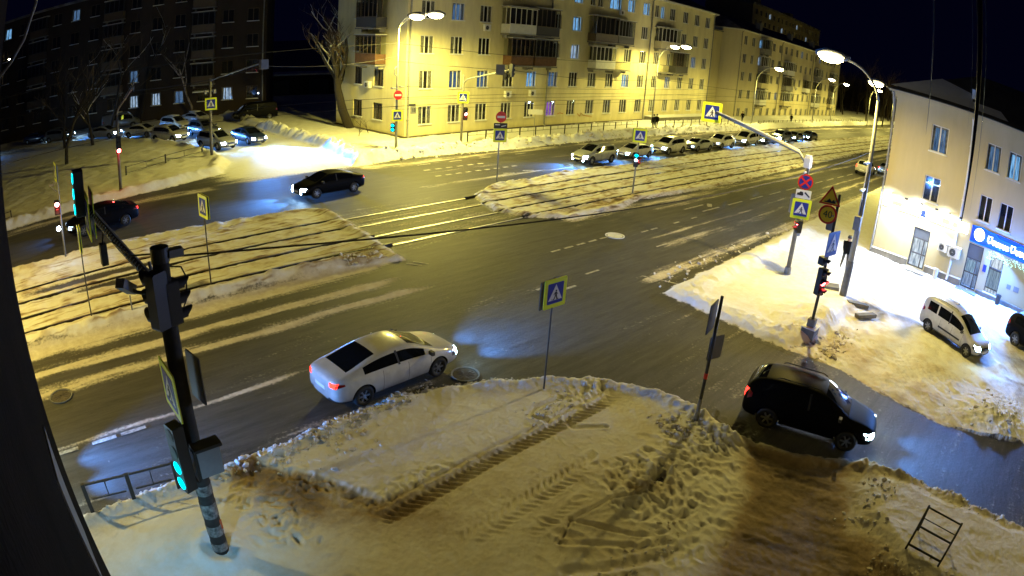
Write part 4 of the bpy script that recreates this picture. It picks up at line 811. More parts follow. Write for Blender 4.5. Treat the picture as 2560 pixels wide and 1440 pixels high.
q = MB(); q.b2(6.1, 6.72, .085, .089, .98, 1.66); q.build('poster', emat('backlit poster', (0.5, 0.75, 1.0), 0.7, 9), d2)
q = MB(); q.b2(2.1, 3.7, -1.0, -.02, -.1, .10); q.b2(2.0, 3.8, -1.45, -1.0, -.1, .04); q.build('doorstep', M['concrete'], rb); q = MB(); q.b2(5.8, 7.2, -.8, -.02, -.1, .08); q.build('doorstep', M['concrete'], rb)
w2 = window(rb, 7.62, .3, .93, 2.05, 'bare', 'dgrey', 1, transom=True); q = MB(); q.b2(.06, .88, .16, .18, .30, 1.32); q.build('poster', bpy.data.materials['backlit poster'], w2); q = MB(); q.b2(.04, .9, .20, .22, 1.4, 2.0); q.b2(.05, .88, .15, .17, .04, .24); q.build('lit_panel', M['inside1'], w2)
# blue pharmacy-like sign: glowing disc and letter blobs on a blue neon edged board
M['neon'] = emat('blue neon edge', (0.02, 0.22, 1.0), 1.6); M['letters'] = emat('glowing sign letters', (0.80, 0.93, 1.0), 5)
bs = empty('shop_sign', (0, 0, 0), 0, 'blue edged shop sign with a glowing white disc and letters over the second door', 'sign'); bs.matrix_world = RM
q = MB(); q.b2(5.98, 11.6, -.10, -.02, 2.72, 3.62); q.build('board', mat('blue sign board', (0.01, 0.05, 0.5), .4, emis=(0.0, 0.10, 0.9), estr=.35), bs)
q = MB(); q.tube([(6.0, -.13, 2.74), (6.9, -.13, 2.74), (7.2, -.13, 2.80), (11.6, -.13, 2.80)], .03, 6); q.tube([(6.1, -.13, 3.6), (6.7, -.13, 3.66), (7.2, -.13, 3.56), (7.6, -.13, 3.58), (7.9, -.13, 3.42), (9.2, -.13, 3.40), (9.5, -.13, 3.52), (10.0, -.13, 3.42), (11.6, -.13, 3.42)], .03, 6); q.build('neon_edge', M['neon'], bs)
q = MB(); q.lathe([(0, .03), (.34, .03), (.36, 0)], 28, Matrix.Translation((6.55, -.12, 3.22)) @ Matrix.Rotation(R(90), 4, 'X')); q.build('disc', M['letters'], bs)
for (x, w, h) in ((7.15, .34, .46), (7.5, .2, .3), (7.74, .2, .28), (7.98, .2, .28), (8.22, .2, .28), (8.46, .2, .28), (8.8, .36, .46), (9.2, .22, .28), (9.45, .22, .32), (9.75, .22, .28), (10.0, .22, .28), (10.3, .22, .28)):
    q = MB(); q.tube([(x + w * .1, -.14, 2.95 + h * .2), (x + w * .1, -.14, 2.95 + h * .85), (x + w * .8, -.14, 2.95 + h * .9), (x + w * .85, -.14, 2.95 + h * .25), (x + w * .2, -.14, 2.95 + h * .1)], .055, 8); q.build('letter', M['letters'], bs)
light('AREA', 'blue_sign_glow', rbp(8.6, -.45, 3.1), 4200, (0.10, 0.30, 1.0), rbp(6.4, -6, -1), sx=4.5, sy=.5)
light('AREA', 'blue_sign_glow', rbp(8.8, -.8, 3.0), 220, (0.04, 0.18, 1.0), rbp(8.8, .2, 4.2), sx=4.5, sy=.3)
# string of fairy lights, each bulb cluster
M['fairy'] = emat('fairy light bulbs', (0.45, 1.0, 0.95), 5)
q = MB(); rr = random.Random(4)
for i in range(230):
    x = 7.3 + rr.random() * 4.3; dz = (.25 + .25 * abs(math.sin(x * 2.3))) * rr.random(); z = 2.68 - dz - max(0, (7.9 - x)) * .1
    q.box((x, -.10 - rr.random() * .08, z), (.025, .025, .025))
fl = q.build('fairy_lights', M['fairy']); fl.matrix_world = RM; tag(fl, 'tangle of blue white fairy lights hanging under the blue sign', 'fairy lights', kind='stuff')
for (x, z, w, lab) in ((4.1, 1.62, .62, 'smaller left'), (4.78, 1.5, .8, 'larger right')):
    aircon(rb, x, z, w=w, h=w * .72)
q = MB(); q.b2(7.22, 7.46, -.03, 0, 1.35, 1.75); q.build('notice', M['signblue'], rb); q = MB(); q.b2(9.1, 9.4, -.02, 0, 1.0, 1.25); q.b2(9.6, 10.0, -.02, 0, 1.0, 1.3); q.build('notice', M['grey'], rb)
# litter bin and pipe by the wall
def litter_bin(pos, m, label):
    t = empty('litter_bin', pos, AR, label, 'bin'); b = MB(); b.lathe([(.14, 0), (.17, .5), (.19, .52), (.19, .55), (.15, .55), (.14, .1), (0, .1)], 16); b.build('body', m, t, smooth=False); c = MB(); c.lathe([(0, .48), (.15, .48)], 16); c.build('bag', M['black'], t)
litter_bin(rbp(4.35, -.45, .05), M['white'], 'white litter bin against the corner building under the air conditioners')
litter_bin(rbp(8.75, -.5, .05), M['dgrey'], 'dark litter bin beside the lit shop window at the right edge')
# ---- the wall the camera hangs on
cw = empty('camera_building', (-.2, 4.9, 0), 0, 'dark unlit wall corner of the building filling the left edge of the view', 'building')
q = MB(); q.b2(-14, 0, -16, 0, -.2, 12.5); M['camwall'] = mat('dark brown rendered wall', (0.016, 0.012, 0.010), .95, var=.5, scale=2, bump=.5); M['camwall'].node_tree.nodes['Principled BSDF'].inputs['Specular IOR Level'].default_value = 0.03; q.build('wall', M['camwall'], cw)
q = MB(); q.b2(-14.2, .16, -16.2, .16, 12.5, 12.8); q.build('roof', M['roofmetal'], cw)
q = MB(); q.b2(-.75, -.45, .0, .14, 2.9, 3.05); q.build('wall_lamp', emat('cool wall lamp', (.5, .8, 1.0), 20), cw); light('SPOT', 'wall_lamp_light', (-.8, 5.2, 2.85), 650, (.25, .62, 1.0), (.3, 9.6, 0), .05, 95, .8)
q = MB(); q.b2(0.0, .012, -1.95, -1.35, 6.35, 7.2); q.build('wall_box', mat('pale grey patch', (.30, .30, .29), .8, var=.2), cw)
# ============================================================ POLES, SIGNS, SIGNALS
def rotY2(nx, ny):      # yaw that turns local -y (the front of a plate) towards (nx, ny)
    return math.atan2(ny, nx) + math.pi / 2
def fr(o_xy, z, yaw): return Matrix.Translation((o_xy[0], o_xy[1], z)) @ Matrix.Rotation(yaw, 4, 'Z')
def rrect(w, h, r, n=4):
    pts = []
    for cx, cz, a0 in ((w / 2 - r, h / 2 - r, 0), (-w / 2 + r, h / 2 - r, 90), (-w / 2 + r, -h / 2 + r, 180), (w / 2 - r, -h / 2 + r, 270)):
        for k in range(n + 1): a = R(a0 + 90 * k / n); pts.append((cx + r * math.cos(a), cz + r * math.sin(a)))
    return pts
def tri(s, r=0.0): return [(0, s * .577), (-s / 2, -s * .289), (s / 2, -s * .289)]
def circ(r, n=28): return [(r * math.cos(2 * math.pi * k / n), r * math.sin(2 * math.pi * k / n)) for k in range(n)]
SIGN_MESH = {}
def smesh(key, pts_list, y0, y1, m):
    if key not in SIGN_MESH:
        b = MB()
        for p in pts_list: b.prism(p, y0, y1)
        SIGN_MESH[key] = b.mesh(key.split('|')[0], m)
    return SIGN_MESH[key]
def off(pts, dx, dz, s=1.0): return [(x * s + dx, z * s + dz) for x, z in pts]
WALKER = [[(-.02, .155), (.02, .175), (.055, .155), (.055, .12), (.02, .10), (-.015, .12)],
          [(-.03, .10), (.05, .09), (.06, -.04), (-.02, -.04)], [(-.02, -.03), (.03, -.03), (-.06, -.20), (-.10, -.19)], [(.01, -.03), (.06, -.03), (.11, -.20), (.065, -.21)],
          [(-.03, .09), (-.01, .07), (-.08, -.02), (-.105, -.005)], [(.04, .09), (.06, .07), (.12, .0), (.10, -.015)]]
def crosswalk(parent, p, z, yaw, s=.9, border=True):
    """square pedestrian crossing sign: yellow border, blue field, white triangle, walking figure on stripes"""
    Mx = fr(p, z, yaw); k = s / .9
    def ad(key, pts, y0, y1, m, par=None):
        o = add(key, smesh(key + '|%g%d' % (k, border), pts, y0 * 1, y1 * 1, M[m]), par if par else parent); o.matrix_parent_inverse = Matrix(); o.matrix_basis = Mx if not par else Matrix(); return o
    pl = ad('sign_plate', [rrect(.9 * k, .9 * k, .05 * k)], -.02, .0, 'signyel' if border else 'signblue')
    ad('sign_back', [rrect(.89 * k, .89 * k, .05 * k)], .001, .006, 'grey', pl)
    f = .64 if border else .86
    if border: ad('blue_field', [rrect(f * k, f * k, .03 * k)], -.026, -.021, 'signblue', pl)
    ad('white_triangle', [off(tri(.56 if border else .74), 0, -.045 * (1 if border else 1.2), k)], -.031, -.027, 'signwhite', pl)
    g = .82 if border else 1.1
    ad('walking_figure', [off(q, .0, -.04 * g, k * g) for q in WALKER] + [off([(x, -.245), (x + .035, -.245), (x + .02, -.205), (x - .015, -.205)], 0, -.0, k * g) for x in (-.17, -.10, .12)], -.036, -.032, 'signblack', pl)
    return pl
def plate(parent, p, z, yaw, pts, m, name='sign_plate', t=.02, back='grey'):
    Mx = fr(p, z, yaw); b = MB(); b.prism(pts, -t, 0); o = b.build(name, M[m], parent); o.matrix_basis = Mx
    if back: c = MB(); c.prism([(x * .985, y * .985) for x, y in pts], .001, .006); c.build('sign_back', M[back], o)
    return o
def child_prism(par, name, polys, y0, y1, m):
    b = MB()
    for q in polys: b.prism(q, y0, y1)
    return b.build(name, M[m], par)
def band(a, b, w): # thick line polygon in x-z
    dx, dz = b[0] - a[0], b[1] - a[1]; L = math.hypot(dx, dz); nx, nz = -dz / L * w / 2, dx / L * w / 2
    return [(a[0] + nx, a[1] + nz), (a[0] - nx, a[1] - nz), (b[0] - nx, b[1] - nz), (b[0] + nx, b[1] + nz)]
def signal(parent, p, ztop, yaw, lit=None, n=3, s=.33, name='traffic_signal', visors=True):
    """signal head: housing, visors and lenses, front towards local -y"""
    Mx = fr(p, ztop, yaw); b = MB(); h = n * s
    b.prism(rrect(s * .95, h, .04), -.0, .22); o = b.build(name, M['signal_body'], parent); o.matrix_basis = Mx @ Matrix.Translation((0, 0, -h / 2))
    for i in range(n):
        zc = h / 2 - s * (i + .5)
        v = MB(); rv = s * .40; N = 12; L0 = .24
        for k in range(N if visors else 0):
            a0 = R(-25 + 230 * k / N); a1 = R(-25 + 230 * (k + 1) / N)
            d0 = L0 * (.45 + .55 * max(0, math.sin((a0)))) ; d1 = L0 * (.45 + .55 * max(0, math.sin((a1))))
            v.poly([(rv * math.cos(a0), 0, zc + rv * math.sin(a0)), (rv * math.cos(a1), 0, zc + rv * math.sin(a1)), (rv * math.cos(a1), -d1, zc + rv * math.sin(a1)), (rv * math.cos(a0), -d0, zc + rv * math.sin(a0))])
        if visors: v.build('visor', M['signal_body'], o)
        l = MB(); l.lathe([(0, .012), (s * .36, .006)], 18, Matrix.Translation((0, -.006, zc)) @ Matrix.Rotation(R(90), 4, 'X')); col = lit.get(i) if lit else None
        l.build('lens', M[col] if col else M['dgrey'], o)
    return o
def pole_mesh(par, base, top, r0, r1, m='pole', name='pole', n=14):
    b = MB(); b.cyl((base[0], base[1], base[2]), top, r0, r1, n); return b.build(name, M[m], par, smooth=True)
# ---- (1) the big pole in the foreground
bp = empty('signal_pole', (2.1, 9.24, 0), 0, 'thick concrete pole at lower left carrying signals, cameras and a long beam', 'pole')
def L(par, x, y, z): return (x - par.location.x, y - par.location.y, z - par.location.z)
b = MB(); b.tube([(0, 0, -.2), (0, 0, 3.0), (0, 0, 6.22)], [.165, .150, .134], 20); b.build('pole', mat('old dark concrete pole', (0.035, 0.032, 0.030), .9, dirt=(0.012, 0.011, 0.010), scale=3, bump=.6, bscale=14), bp, smooth=True)
b = MB()
for z, h in ((.75, .25), (1.2, .34), (1.75, .22), (.35, .2)): b.tube([(0, 0, z), (0, 0, z + h)], -.003 + .165 - z * .0035 + .008, 20, False)
M['paste'] = mat('torn paper notices', (0.30, 0.28, 0.26), .9, dirt=(0.015, 0.014, 0.013), scale=9)
b.build('pasted_notices', M['paste'], bp); b = MB(); b.box((.10, -.11, .98), (.10, .02, .22), Matrix.Rotation(R(0), 4, 'Z')); b.build('orange_sticker', mat('orange sticker', (0.55, .10, .03), .7), bp)
b = MB(); b.lathe([(.138, 6.05), (.15, 6.05), (.15, 6.28), (.0, 6.30)], 20); b.build('pole_cap', M['black'], bp)
root = (0.0, .12, 5.55); end = (1.45 - 2.1, 13.0 - 9.24, 6.22)
dv = (Vector(end) - Vector(root)); b = MB(); b.tube([root, Vector(root) + dv], .085, 10); b.build('beam', M['grey'], bp)
b = MB()
for k in range(34): q = Vector(root) + dv * ((k + .5) / 34); b.tube([q + Vector((-.09, -.03, .03)), q + Vector((-.03, -.02, .085))], .012, 4)
o = b.build('beam_snow', M['snowcap'], bp); tag(o, kind='stuff')
b = MB(); b.tube([(0, .1, 5.0), (0.0, .9, 5.78)], .03, 8); b.tube([(.1, .0, 5.95), (-.05, .5, 5.72)], .035, 8); b.build('brace', M['grey'], bp)
signal(bp, (1.16 - 2.1, 13.0 - 9.24), 7.02, rotY2(-1, -.02), {0: 'cyan', 1: 'cyan', 2: 'cyan'}, 3, .31, visors=False)
s1 = crosswalk(bp, (1.42 - 2.1, 12.9 - 9.24), 6.1, rotY2(-1, .02), .9); crosswalk(bp, (1.52 - 2.1, 12.9 - 9.24), 6.15, rotY2(1, -.04), .9)
signal(bp, (-.19, .0), 5.95, rotY2(-.5, 1), None, 3, .30); signal(bp, (.20, -.0), 5.75, rotY2(1, .2), None, 3, .24)
crosswalk(bp, (-.22, -.20), 4.05, rotY2(-1, .0), .85); plate(bp, (.27, -.06), 4.05, rotY2(1, .15), rrect(.5, .86, .04), 'dgrey', back='black')
sgL = signal(bp, (-.42, -.22), 3.42, rotY2(-1, -.22), {2: 'cyan', 3: 'cyan'}, 4, .33, visors=False)
light('POINT', 'green_signal_glow', (1.35, 8.9, 2.4), 9, (.05, .8, 1), size=.06)
b = MB(); b.tube([(-.05, 0, 3.3), (-.42, -.15, 3.3)], .025, 6); b.tube([(-.05, 0, 2.2), (-.42, -.15, 2.2)], .025, 6); b.build('signal_bracket', M['dgrey'], bp)
b = MB(); b.b2(-.05, .38, -.36, -.16, 2.30, 2.86); o = b.build('control_box', M['grey'], bp); b = MB(); b.b2(-.10, .42, -.40, -.12, 2.86, 2.92); b.build('box_lid', M['black'], o); b = MB(); b.b2(-.12, .0, -.33, -.14, 2.25, 2.86); b.build('box_side', M['black'], o)
b = MB(); b.box((0, 0, 0), (.16, .42, .14), Matrix.Translation((-.62, -.05, 5.82)) @ Matrix.Rotation(R(-40), 4, 'Z') @ Matrix.Rotation(R(-35), 4, 'X')); o = b.build('camera_housing', M['grey'], bp); b = MB(); b.tube([(-.1, .0, 5.7), (-.3, 0, 5.62), (-.45, -.02, 5.68), (-.55, -.03, 5.76)], .03, 8); b.build('camera_arm', M['black'], bp)
b = MB(); b.b2(.13, .36, -.12, .05, 6.10, 6.22); b.build('camera_housing', M['grey'], bp)
b = MB(); b.tube([(.13, 0, 5.95), (.32, 0, 5.9), (.40, .05, 5.7), (.36, .05, 5.35), (.25, 0, 5.2), (.12, 0, 5.15)], .014, 6); b.tube([(.1, 0, 6.1), (-.1, .25, 6.12), (-.35, .6, 6.05), (-.5, 1.6, 6.05)], .016, 6); b.build('loose_cable', M['cable'], bp)
# dark box hanging from the beam
b = MB(); b.b2(-.62, -.48, 2.55, 2.75, 5.35, 5.75); b.tube([(-.55, 2.65, 5.75), (-.5, 2.65, 5.98)], .02, 6); b.build('hanging_box', M['black'], bp)
# ---- sign posts in the near part
def post_thing(x, y, zb, top, r, label, m='steel', group=None, lean=(0, 0), cat='road sign', name='sign_post'):
    t = empty(name, (x, y, zb), 0, label, cat, group)
    b = MB(); b.cyl((0, 0, -.25), (lean[0], lean[1], top - zb), r, r * .9, 12); b.build('post', M[m], t, smooth=True); return t
t = post_thing(11.61, 9.78, .18, 3.50, .026, 'thin post with a yellow bordered crossing sign on the snowy pavement before the junction', 'dgrey', lean=(.02, 0))
crosswalk(t, (.02, -.05), 2.90, rotY2(-.05, -1), .80); plate(t, (-.06, .06), 2.86, rotY2(-.1, 1), rrect(.78, .78, .05), 'dgrey')
t = post_thing(13.49, 6.05, .15, 3.75, .045, 'dark leaning post with two black sign backs by the side street kerb', 'dpole', lean=(.07, .03))
b = MB(); b.cyl((0, 0, -.1), (.012, .005, .75), .062, .058, 12); b.build('post_sleeve', M['steel'], t, smooth=True)
b = MB(); b.tube([(.02, .01, 1.35), (.025, .012, 1.5)], .052, 12); b.build('red_band', M['signred'], t)
plate(t, (-.06, .12), 3.05, rotY2(-.2, 1), rrect(.62, .78, .04), 'dgrey', back='black'); plate(t, (.28, .02), 2.15, rotY2(.3, 1), rrect(.5, .66, .05), 'dgrey', back='grey')
# tram reservation signs
t = post_thing(7.04, 22.58, .1, 3.0, .028, 'thin post with an oblique yellow crossing sign between tram rails and near road', 'dgrey')
crosswalk(t, (-.03, 0), 3.12, rotY2(-1, -.08), .85); crosswalk(t, (.03, 0), 3.12, rotY2(1, .08), .85)
t = post_thing(2.06, 22.60, .1, 3.0, .028, 'thin post with a sign seen edge on beside the beam over the tram bed', 'dgrey')
crosswalk(t, (-.03, 0), 2.9, rotY2(-1, .05), .85); crosswalk(t, (.03, 0), 2.9, rotY2(1, -.05), .85)
t = post_thing(3.6, 21.75, .1, .85, .03, 'short grey stub post sticking out of the snow bank near the tram bed sign', 'grey', cat='stub post')
# post with green light on the tram island
t = post_thing(34.06, 22.76, .1, 4.3, .055, 'grey post on the tram island with crossing sign above a green signal', 'steel', cat='traffic light', name='traffic_light')
crosswalk(t, (-.02, -.07), 3.85, rotY2(-.8, -.75), .88); crosswalk(t, (.06, .04), 3.85, rotY2(.8, .75), .88)
signal(t, (-.20, -.10), 2.75, rotY2(-1, -.6), {0: 'cyan', 1: 'headdim'}, 3, .30); signal(t, (.22, .02), 2.45, rotY2(.35, -1), {0: 'red'}, 2, .30)
# no entry post at the island tip
t = post_thing(28.64, 29.81, .15, 4.6, .045, 'post at the tram island tip with no entry, direction and crossing signs', 'steel')
o = plate(t, (0, -.06), 4.18, rotY2(-.5, -1), circ(.36), 'signred'); child_prism(o, 'white_bar', [[(-.26, -.07), (.26, -.07), (.26, .07), (-.26, .07)]], -.026, -.021, 'signwhite')
o = plate(t, (0, -.05), 3.62, rotY2(-.5, -1), rrect(.9, .34, .03), 'signblack'); child_prism(o, 'white_arrow', [band((-.36, .06), (-.05, .06), .05), band((.05, -.05), (.36, .02), .05)], -.026, -.021, 'signwhite')
crosswalk(t, (-.05, -.09), 3.0, rotY2(-.5, -1), .88); crosswalk(t, (.10, .03), 3.0, rotY2(.8, .6), .86)
# ---- posts on the far left
t = post_thing(16.0, 48.32, .2, 6.25, .12, 'grey concrete pole beside the queue of cars with a yellow bordered crossing sign', 'pole', cat='pole', name='tram_wire_pole')
crosswalk(t, (0, -.16), 4.12, rotY2(-.25, -1), .95)
b = MB(); b.tube([(0, 0, 5.9), (0, -10.7, 7.45)], .05, 8); b.build('arm', M['steel'], t); b = MB(); b.b2(-.25, .25, -10.9, -10.5, 7.0, 7.6); b.build('arm_end_fitting', M['grey'], t)
b = MB(); b.b2(-.5, -.3, -.15, .05, 4.9, 5.2); b.b2(.25, .45, -.15, .05, 4.9, 5.2); b.b2(-.3, .25, -.05, 0, 5.02, 5.06); b.build('loudspeaker', M['grey'], t)
t = post_thing(7.15, 41.69, .2, 5.2, .11, 'grey post before the yard with a lit red signal and a road arm', 'pole', cat='traffic light', name='traffic_light')
b = MB(); b.tube([(0, 0, 5.0), (0.0, -.6, 5.4), (0, -5.7, 6.85)], .05, 8); b.build('arm', M['steel'], t)
signal(t, (0, -.28), 3.6, rotY2(-.1, -1), {2: 'red'}, 3, .36); plate(t, (.35, -.08), 4.75, rotY2(.9, -.4), rrect(.6, .25, .02), 'signyel')
light('POINT', 'red_signal_glow', (7.1, 41.1, 2.7), 25, (1, .05, .03), size=.1)
t = post_thing(1.91, 30.68, .15, 4.5, .05, 'grey post on the tram bed with red pedestrian signal and white lamp', 'steel', cat='traffic light', name='traffic_light')
crosswalk(t, (-.1, -.05), 4.05, rotY2(-1, -.05), .85); signal(t, (-.15, -.1), 2.72, rotY2(-.1, -1), {0: 'red'}, 2, .34)
b = MB(); b.lathe([(0, .012), (.11, .006)], 16, Matrix.Translation((-.2, -.16, 1.42)) @ Matrix.Rotation(R(90), 4, 'X')); b.build('white_lamp', M['head'], t); b = MB(); b.b2(-.32, -.08, -.15, .02, 1.28, 1.56); b.build('lamp_housing', M['black'], t)
b = MB(); b.tube([(0, 0, 3.5), (-.3, 0, 3.6), (-.35, 0, 3.35), (-.05, 0, 3.1)], .02, 6); b.b2(-.5, -.2, -.1, .1, 3.45, 3.55); b.build('camera_bracket', M['grey'], t)
light('POINT', 'red_signal_glow', (1.8, 30.2, 2.5), 18, (1, .05, .03), size=.1); light('POINT', 'white_lamp_glow', (1.7, 30.2, 1.4), 10, WHT, size=.1)
# ---- traffic light in front of B1
t = post_thing(35.69, 41.86, .2, 6.1, .11, 'grey mast before the cream block with crossing sign, red signal and arm', 'pole', cat='traffic light', name='traffic_light')
b = MB(); b.tube([(0, 0, 5.2), (.02, -.5, 5.6), (.04, -5.6, 6.75)], .06, 8); b.build('arm', M['steel'], t)
crosswalk(t, (-.1, -.15), 4.0, rotY2(-.9, -.8), .95); crosswalk(t, (.12, -.08), 4.0, rotY2(.9, .3), .95)
signal(t, (.18, -.25), 3.15, rotY2(-.3, -1), {1: 'red'}, 3, .36); signal(t, (.04, -5.7), 7.2, rotY2(1, .1), None, 3, .34); signal(t, (-.3, -5.4), 6.5, rotY2(.6, -1), None, 2, .3); plate(t, (-.9, -5.3), 6.7, rotY2(-.6, -1), rrect(.7, .8, .04), 'grey')
light('POINT', 'red_signal_glow', (35.6, 41.1, 2.5), 12, (1, .05, .03), size=.1)
t = post_thing(45.5, 42.6, .2, 2.6, .03, 'small pale blue direction sign on a thin post inside the railing', 'steel'); plate(t, (0, -.04), 2.35, rotY2(-.5, -1), rrect(1.5, .5, .04), 'white')
# ---- street lamps
def lamp_head(par, p, d, s=1.0, gm='lamp'):
    Mx = Matrix.Translation(p) @ Matrix.Rotation(math.atan2(d[1], d[0]), 4, 'Z')
    b = MB(); b.tube([(-.25 * s, 0, .04), (0, 0, .06), (.35 * s, 0, .08), (.62 * s, 0, .03)], [.05 * s, .13 * s, .15 * s, .06 * s], 12); o = b.build('lamp_head', M['grey'], par, smooth=True); o.matrix_basis = Mx
    g = MB(); n0 = 14; g.lathe([(0, -.16 * s), (.12 * s, -.14 * s), (.21 * s, -.06 * s), (.24 * s, .02)], n0, Matrix.Translation((.22 * s, 0, -.02)) @ Matrix.Diagonal((1.5, 1, 1, 1))); g.build('lamp_glass', M[gm], o, smooth=True)
def lamp(x, y, z0, H, heads, label, r=(.11, .06), group='street lamps along the road', m='steel', pw=4000, blinks=True, s=1.3, col=SOD, name='street_lamp'):
    t = empty(name, (x, y, z0), 0, label, 'street lamp', group)
    b = MB(); b.tube([(0, 0, -.3), (0, 0, H * .5), (0, 0, H)], [r[0], (r[0] + r[1]) / 2, r[1]], 14); b.build('pole', M[m], t, smooth=True)
    for (hx, hy, hz) in heads:
        dx, dy, dz = hx - x, hy - y, hz - z0 - H; a = MB(); pts = []
        for k in range(9):
            u = k / 8; pts.append((dx * u ** 1.6, dy * u ** 1.6, H + dz * math.sin(u * math.pi / 2)))
        a.tube(pts, r[1] * .8, 8); a.build('arm', M[m], t, smooth=True)
        lamp_head(t, (dx, dy, hz - z0), (dx, dy), s, 'lamp' if pw > 1400 or y > 60 else 'lampdim')
        light('SPOT', 'street_light', (hx + dx * .05, hy + dy * .05, hz - .5), pw, col, (hx, hy, 0), .16, 178, .45)
    return t
LG = 'street lamps along the road'
l1 = lamp(29.21, 42.24, .2, 9.6, [(29.7, 41.2, 10.75), (30.7, 40.2, 10.9)], 'twin headed street lamp at the cream block corner with no entry sign', s=1.8, pw=8200)
o = plate(l1, (0, -.16), 4.35, rotY2(-.35, -1), circ(.36), 'signred'); child_prism(o, 'white_bar', [[(-.26, -.07), (.26, -.07), (.26, .07), (-.26, .07)]], -.026, -.021, 'signwhite')
crosswalk(l1, (-.05, -.18), 2.75, rotY2(-.35, -1), .88); signal(l1, (-.42, -.1), 2.15, rotY2(-1, -1), {0: 'cyan', 1: 'cyan'}, 2, .34)
b = MB(); b.b2(-.55, -.2, -.2, .1, 4.85, 4.95); b.b2(.15, .5, -.3, .0, 4.95, 5.05); b.tube([(-.1, 0, 6.6), (-.3, 0, 6.4), (-.28, 0, 6.0), (-.1, 0, 5.85)], .05, 6); b.build('camera_housing', M['grey'], l1)
lamp(70.25, 45.3, .2, 8.2, [(70.0, 43.2, 10.3), (70.9, 42.2, 10.45)], 'twin headed street lamp beside the two people, before the balconies of the cream block', s=1.8, pw=3400)
lamp(89.57, 40.2, -.3, 7.6, [(89.6, 37.2, 9.5)], 'single street lamp in front of the gap between the two cream blocks', s=2.0, pw=5500)
lamp(119.5, 41.0, -.5, 7.6, [(119, 38.2, 9.5)], 'street lamp farther along in front of the second cream block', s=2.0, pw=5000)
lamp(136, 42.5, -.6, 7.4, [(135.5, 40.0, 9.2)], 'street lamp at the far end of the second cream block', s=2.0, pw=5000)
for i, (x, y) in enumerate(((160, 40), (185, 39), (215, 36))): lamp(x, y, -.8, 8, [(x - .5, y - 2, 9.6)], ('distant street lamp first beyond the cream blocks', 'distant street lamp second beyond the cream blocks', 'farthest street lamp beyond the cream blocks')[i], pw=8000, s=2.2)
lR = lamp(27.64, 6.52, .05, 8.75, [(27.5, 8.45, 10.3)], 'tall street lamp on the corner pavement by the walking person, its head glaring', r=(.15, .08), pw=4700, s=1.85, col=SODN)
b = MB(); b.b2(-.42, -.12, -.15, .15, 3.15, 3.75); o = b.build('meter_box', M['grey'], lR); b = MB(); b.tube([(-.15, 0, 3.8), (-.25, 0, 4.1), (-.12, 0, 5.6), (0, -.1, 5.9)], .02, 6); b.build('loose_cable', M['cable'], lR)
b = MB(); b.b2(-.15, -.9, -.06, .06, 6.05, 6.13); b.b2(-.15, -.8, -.06, .06, 4.9, 4.98); b.tube([(-.2, 0, 4.5), (-.3, 0, 4.5), (-.3, 0, 5.2)], .02, 6); b.build('sign_arm', M['signwhite'], lR)
b = MB(); b.lathe([(.17, -.02), (.17, 1.6), (.145, 1.7)], 16); b.build('lower_sleeve', M['pole'], lR)
lamp(62, 12.6, .1, 8.6, [(61.6, 14.4, 10.0)], 'street lamp beyond the corner building with a starry glare at its eaves', pw=6500, s=2.3)
lamp(105, 14.0, .1, 8.6, [(104.6, 16.4, 10.0)], 'street lamp far along the near side of the road', pw=2200)
lamp(-12.5, 33.5, .1, 9.2, [(-11.5, 31.6, 10.2)], 'street lamp beyond the left edge lighting the tram bed', pw=800, col=(1.0, .62, .16), group=None)
light('SPOT', 'street_light', (-7.5, 22.2, 9.9), 9000, SODN, (-5.6, 22.2, 0), .16, 140, .7)
lamp(-9.6, 20.6, .1, 9.2, [(-7.6, 22.2, 10.4)], 'street lamp hidden behind the wall corner on the near left', pw=10, group=None)
lamp(21.6, -17, .1, 8.0, [(19.8, -16.6, 9.2)], 'street lamp down the side street behind the viewer', pw=1500, col=SODN, group=None)
lamp(6.0, -7.5, .1, 8.6, [(6.2, -5.8, 9.8)], 'unseen lamp added behind the viewer to brighten the snowy pavement', pw=240, col=SODN, group=None)  # unseen lamp added as fill for the near snow and sign faces
yl = lamp(-2, 92, .2, 10.2, [(-2.2, 90.8, 11.6)], 'lone lamp glowing high in the dark yard at the upper left', pw=110, group=None)
# ---- mast A with cantilever sign
t = post_thing(28.0, 9.50, .1, 5.55, .11, 'grey mast on the corner pavement with no stopping and tow signs and long cantilever', 'pole', cat='pole', name='sign_mast')
b = MB(); b.cyl((0, 0, -.1), (0, 0, .35), .17, .15, 14); b.build('base_collar', M['steel'], t)
b = MB(); b.tube([(0, 0, 5.1), (0, .45, 5.62), (0, 5.0, 6.62)], [.06, .075, .055], 10); b.build('cantilever', M['steel'], t, smooth=True); b = MB(); b.tube([(0, .5, 5.73), (0, 4.95, 6.70)], .03, 6); b.build('cantilever_snow', M['snowcap'], t)
crosswalk(t, (-.10, 5.15), 6.62, rotY2(-.9, -.62), .95)
b = MB(); b.b2(-.18, .18, -.14, .14, 5.05, 5.5); b.b2(-.12, .12, -.12, .12, 5.5, 5.62); b.tube([(-.25, 0, 4.85), (-.05, 0, 4.85)], .05, 8); b.build('camera_housing', M['white'], t)
b = MB(); b.cyl((.13, -.05, 2.2), (.13, -.05, 5.4), .025, .025, 8); b.build('conduit', M['white'], t)
yA = rotY2(-.92, -.5)
o = plate(t, (-.16, -.09), 4.42, yA, circ(.36), 'signred'); child_prism(o, 'blue_disc', [circ(.29)], -.026, -.021, 'signblue'); child_prism(o, 'red_cross', [band((-.22, -.2), (.22, .2), .085)], -.031, -.027, 'signred'); child_prism(o, 'red_cross', [band((-.22, .2), (.22, -.2), .085)], -.0315, -.0275, 'signred')
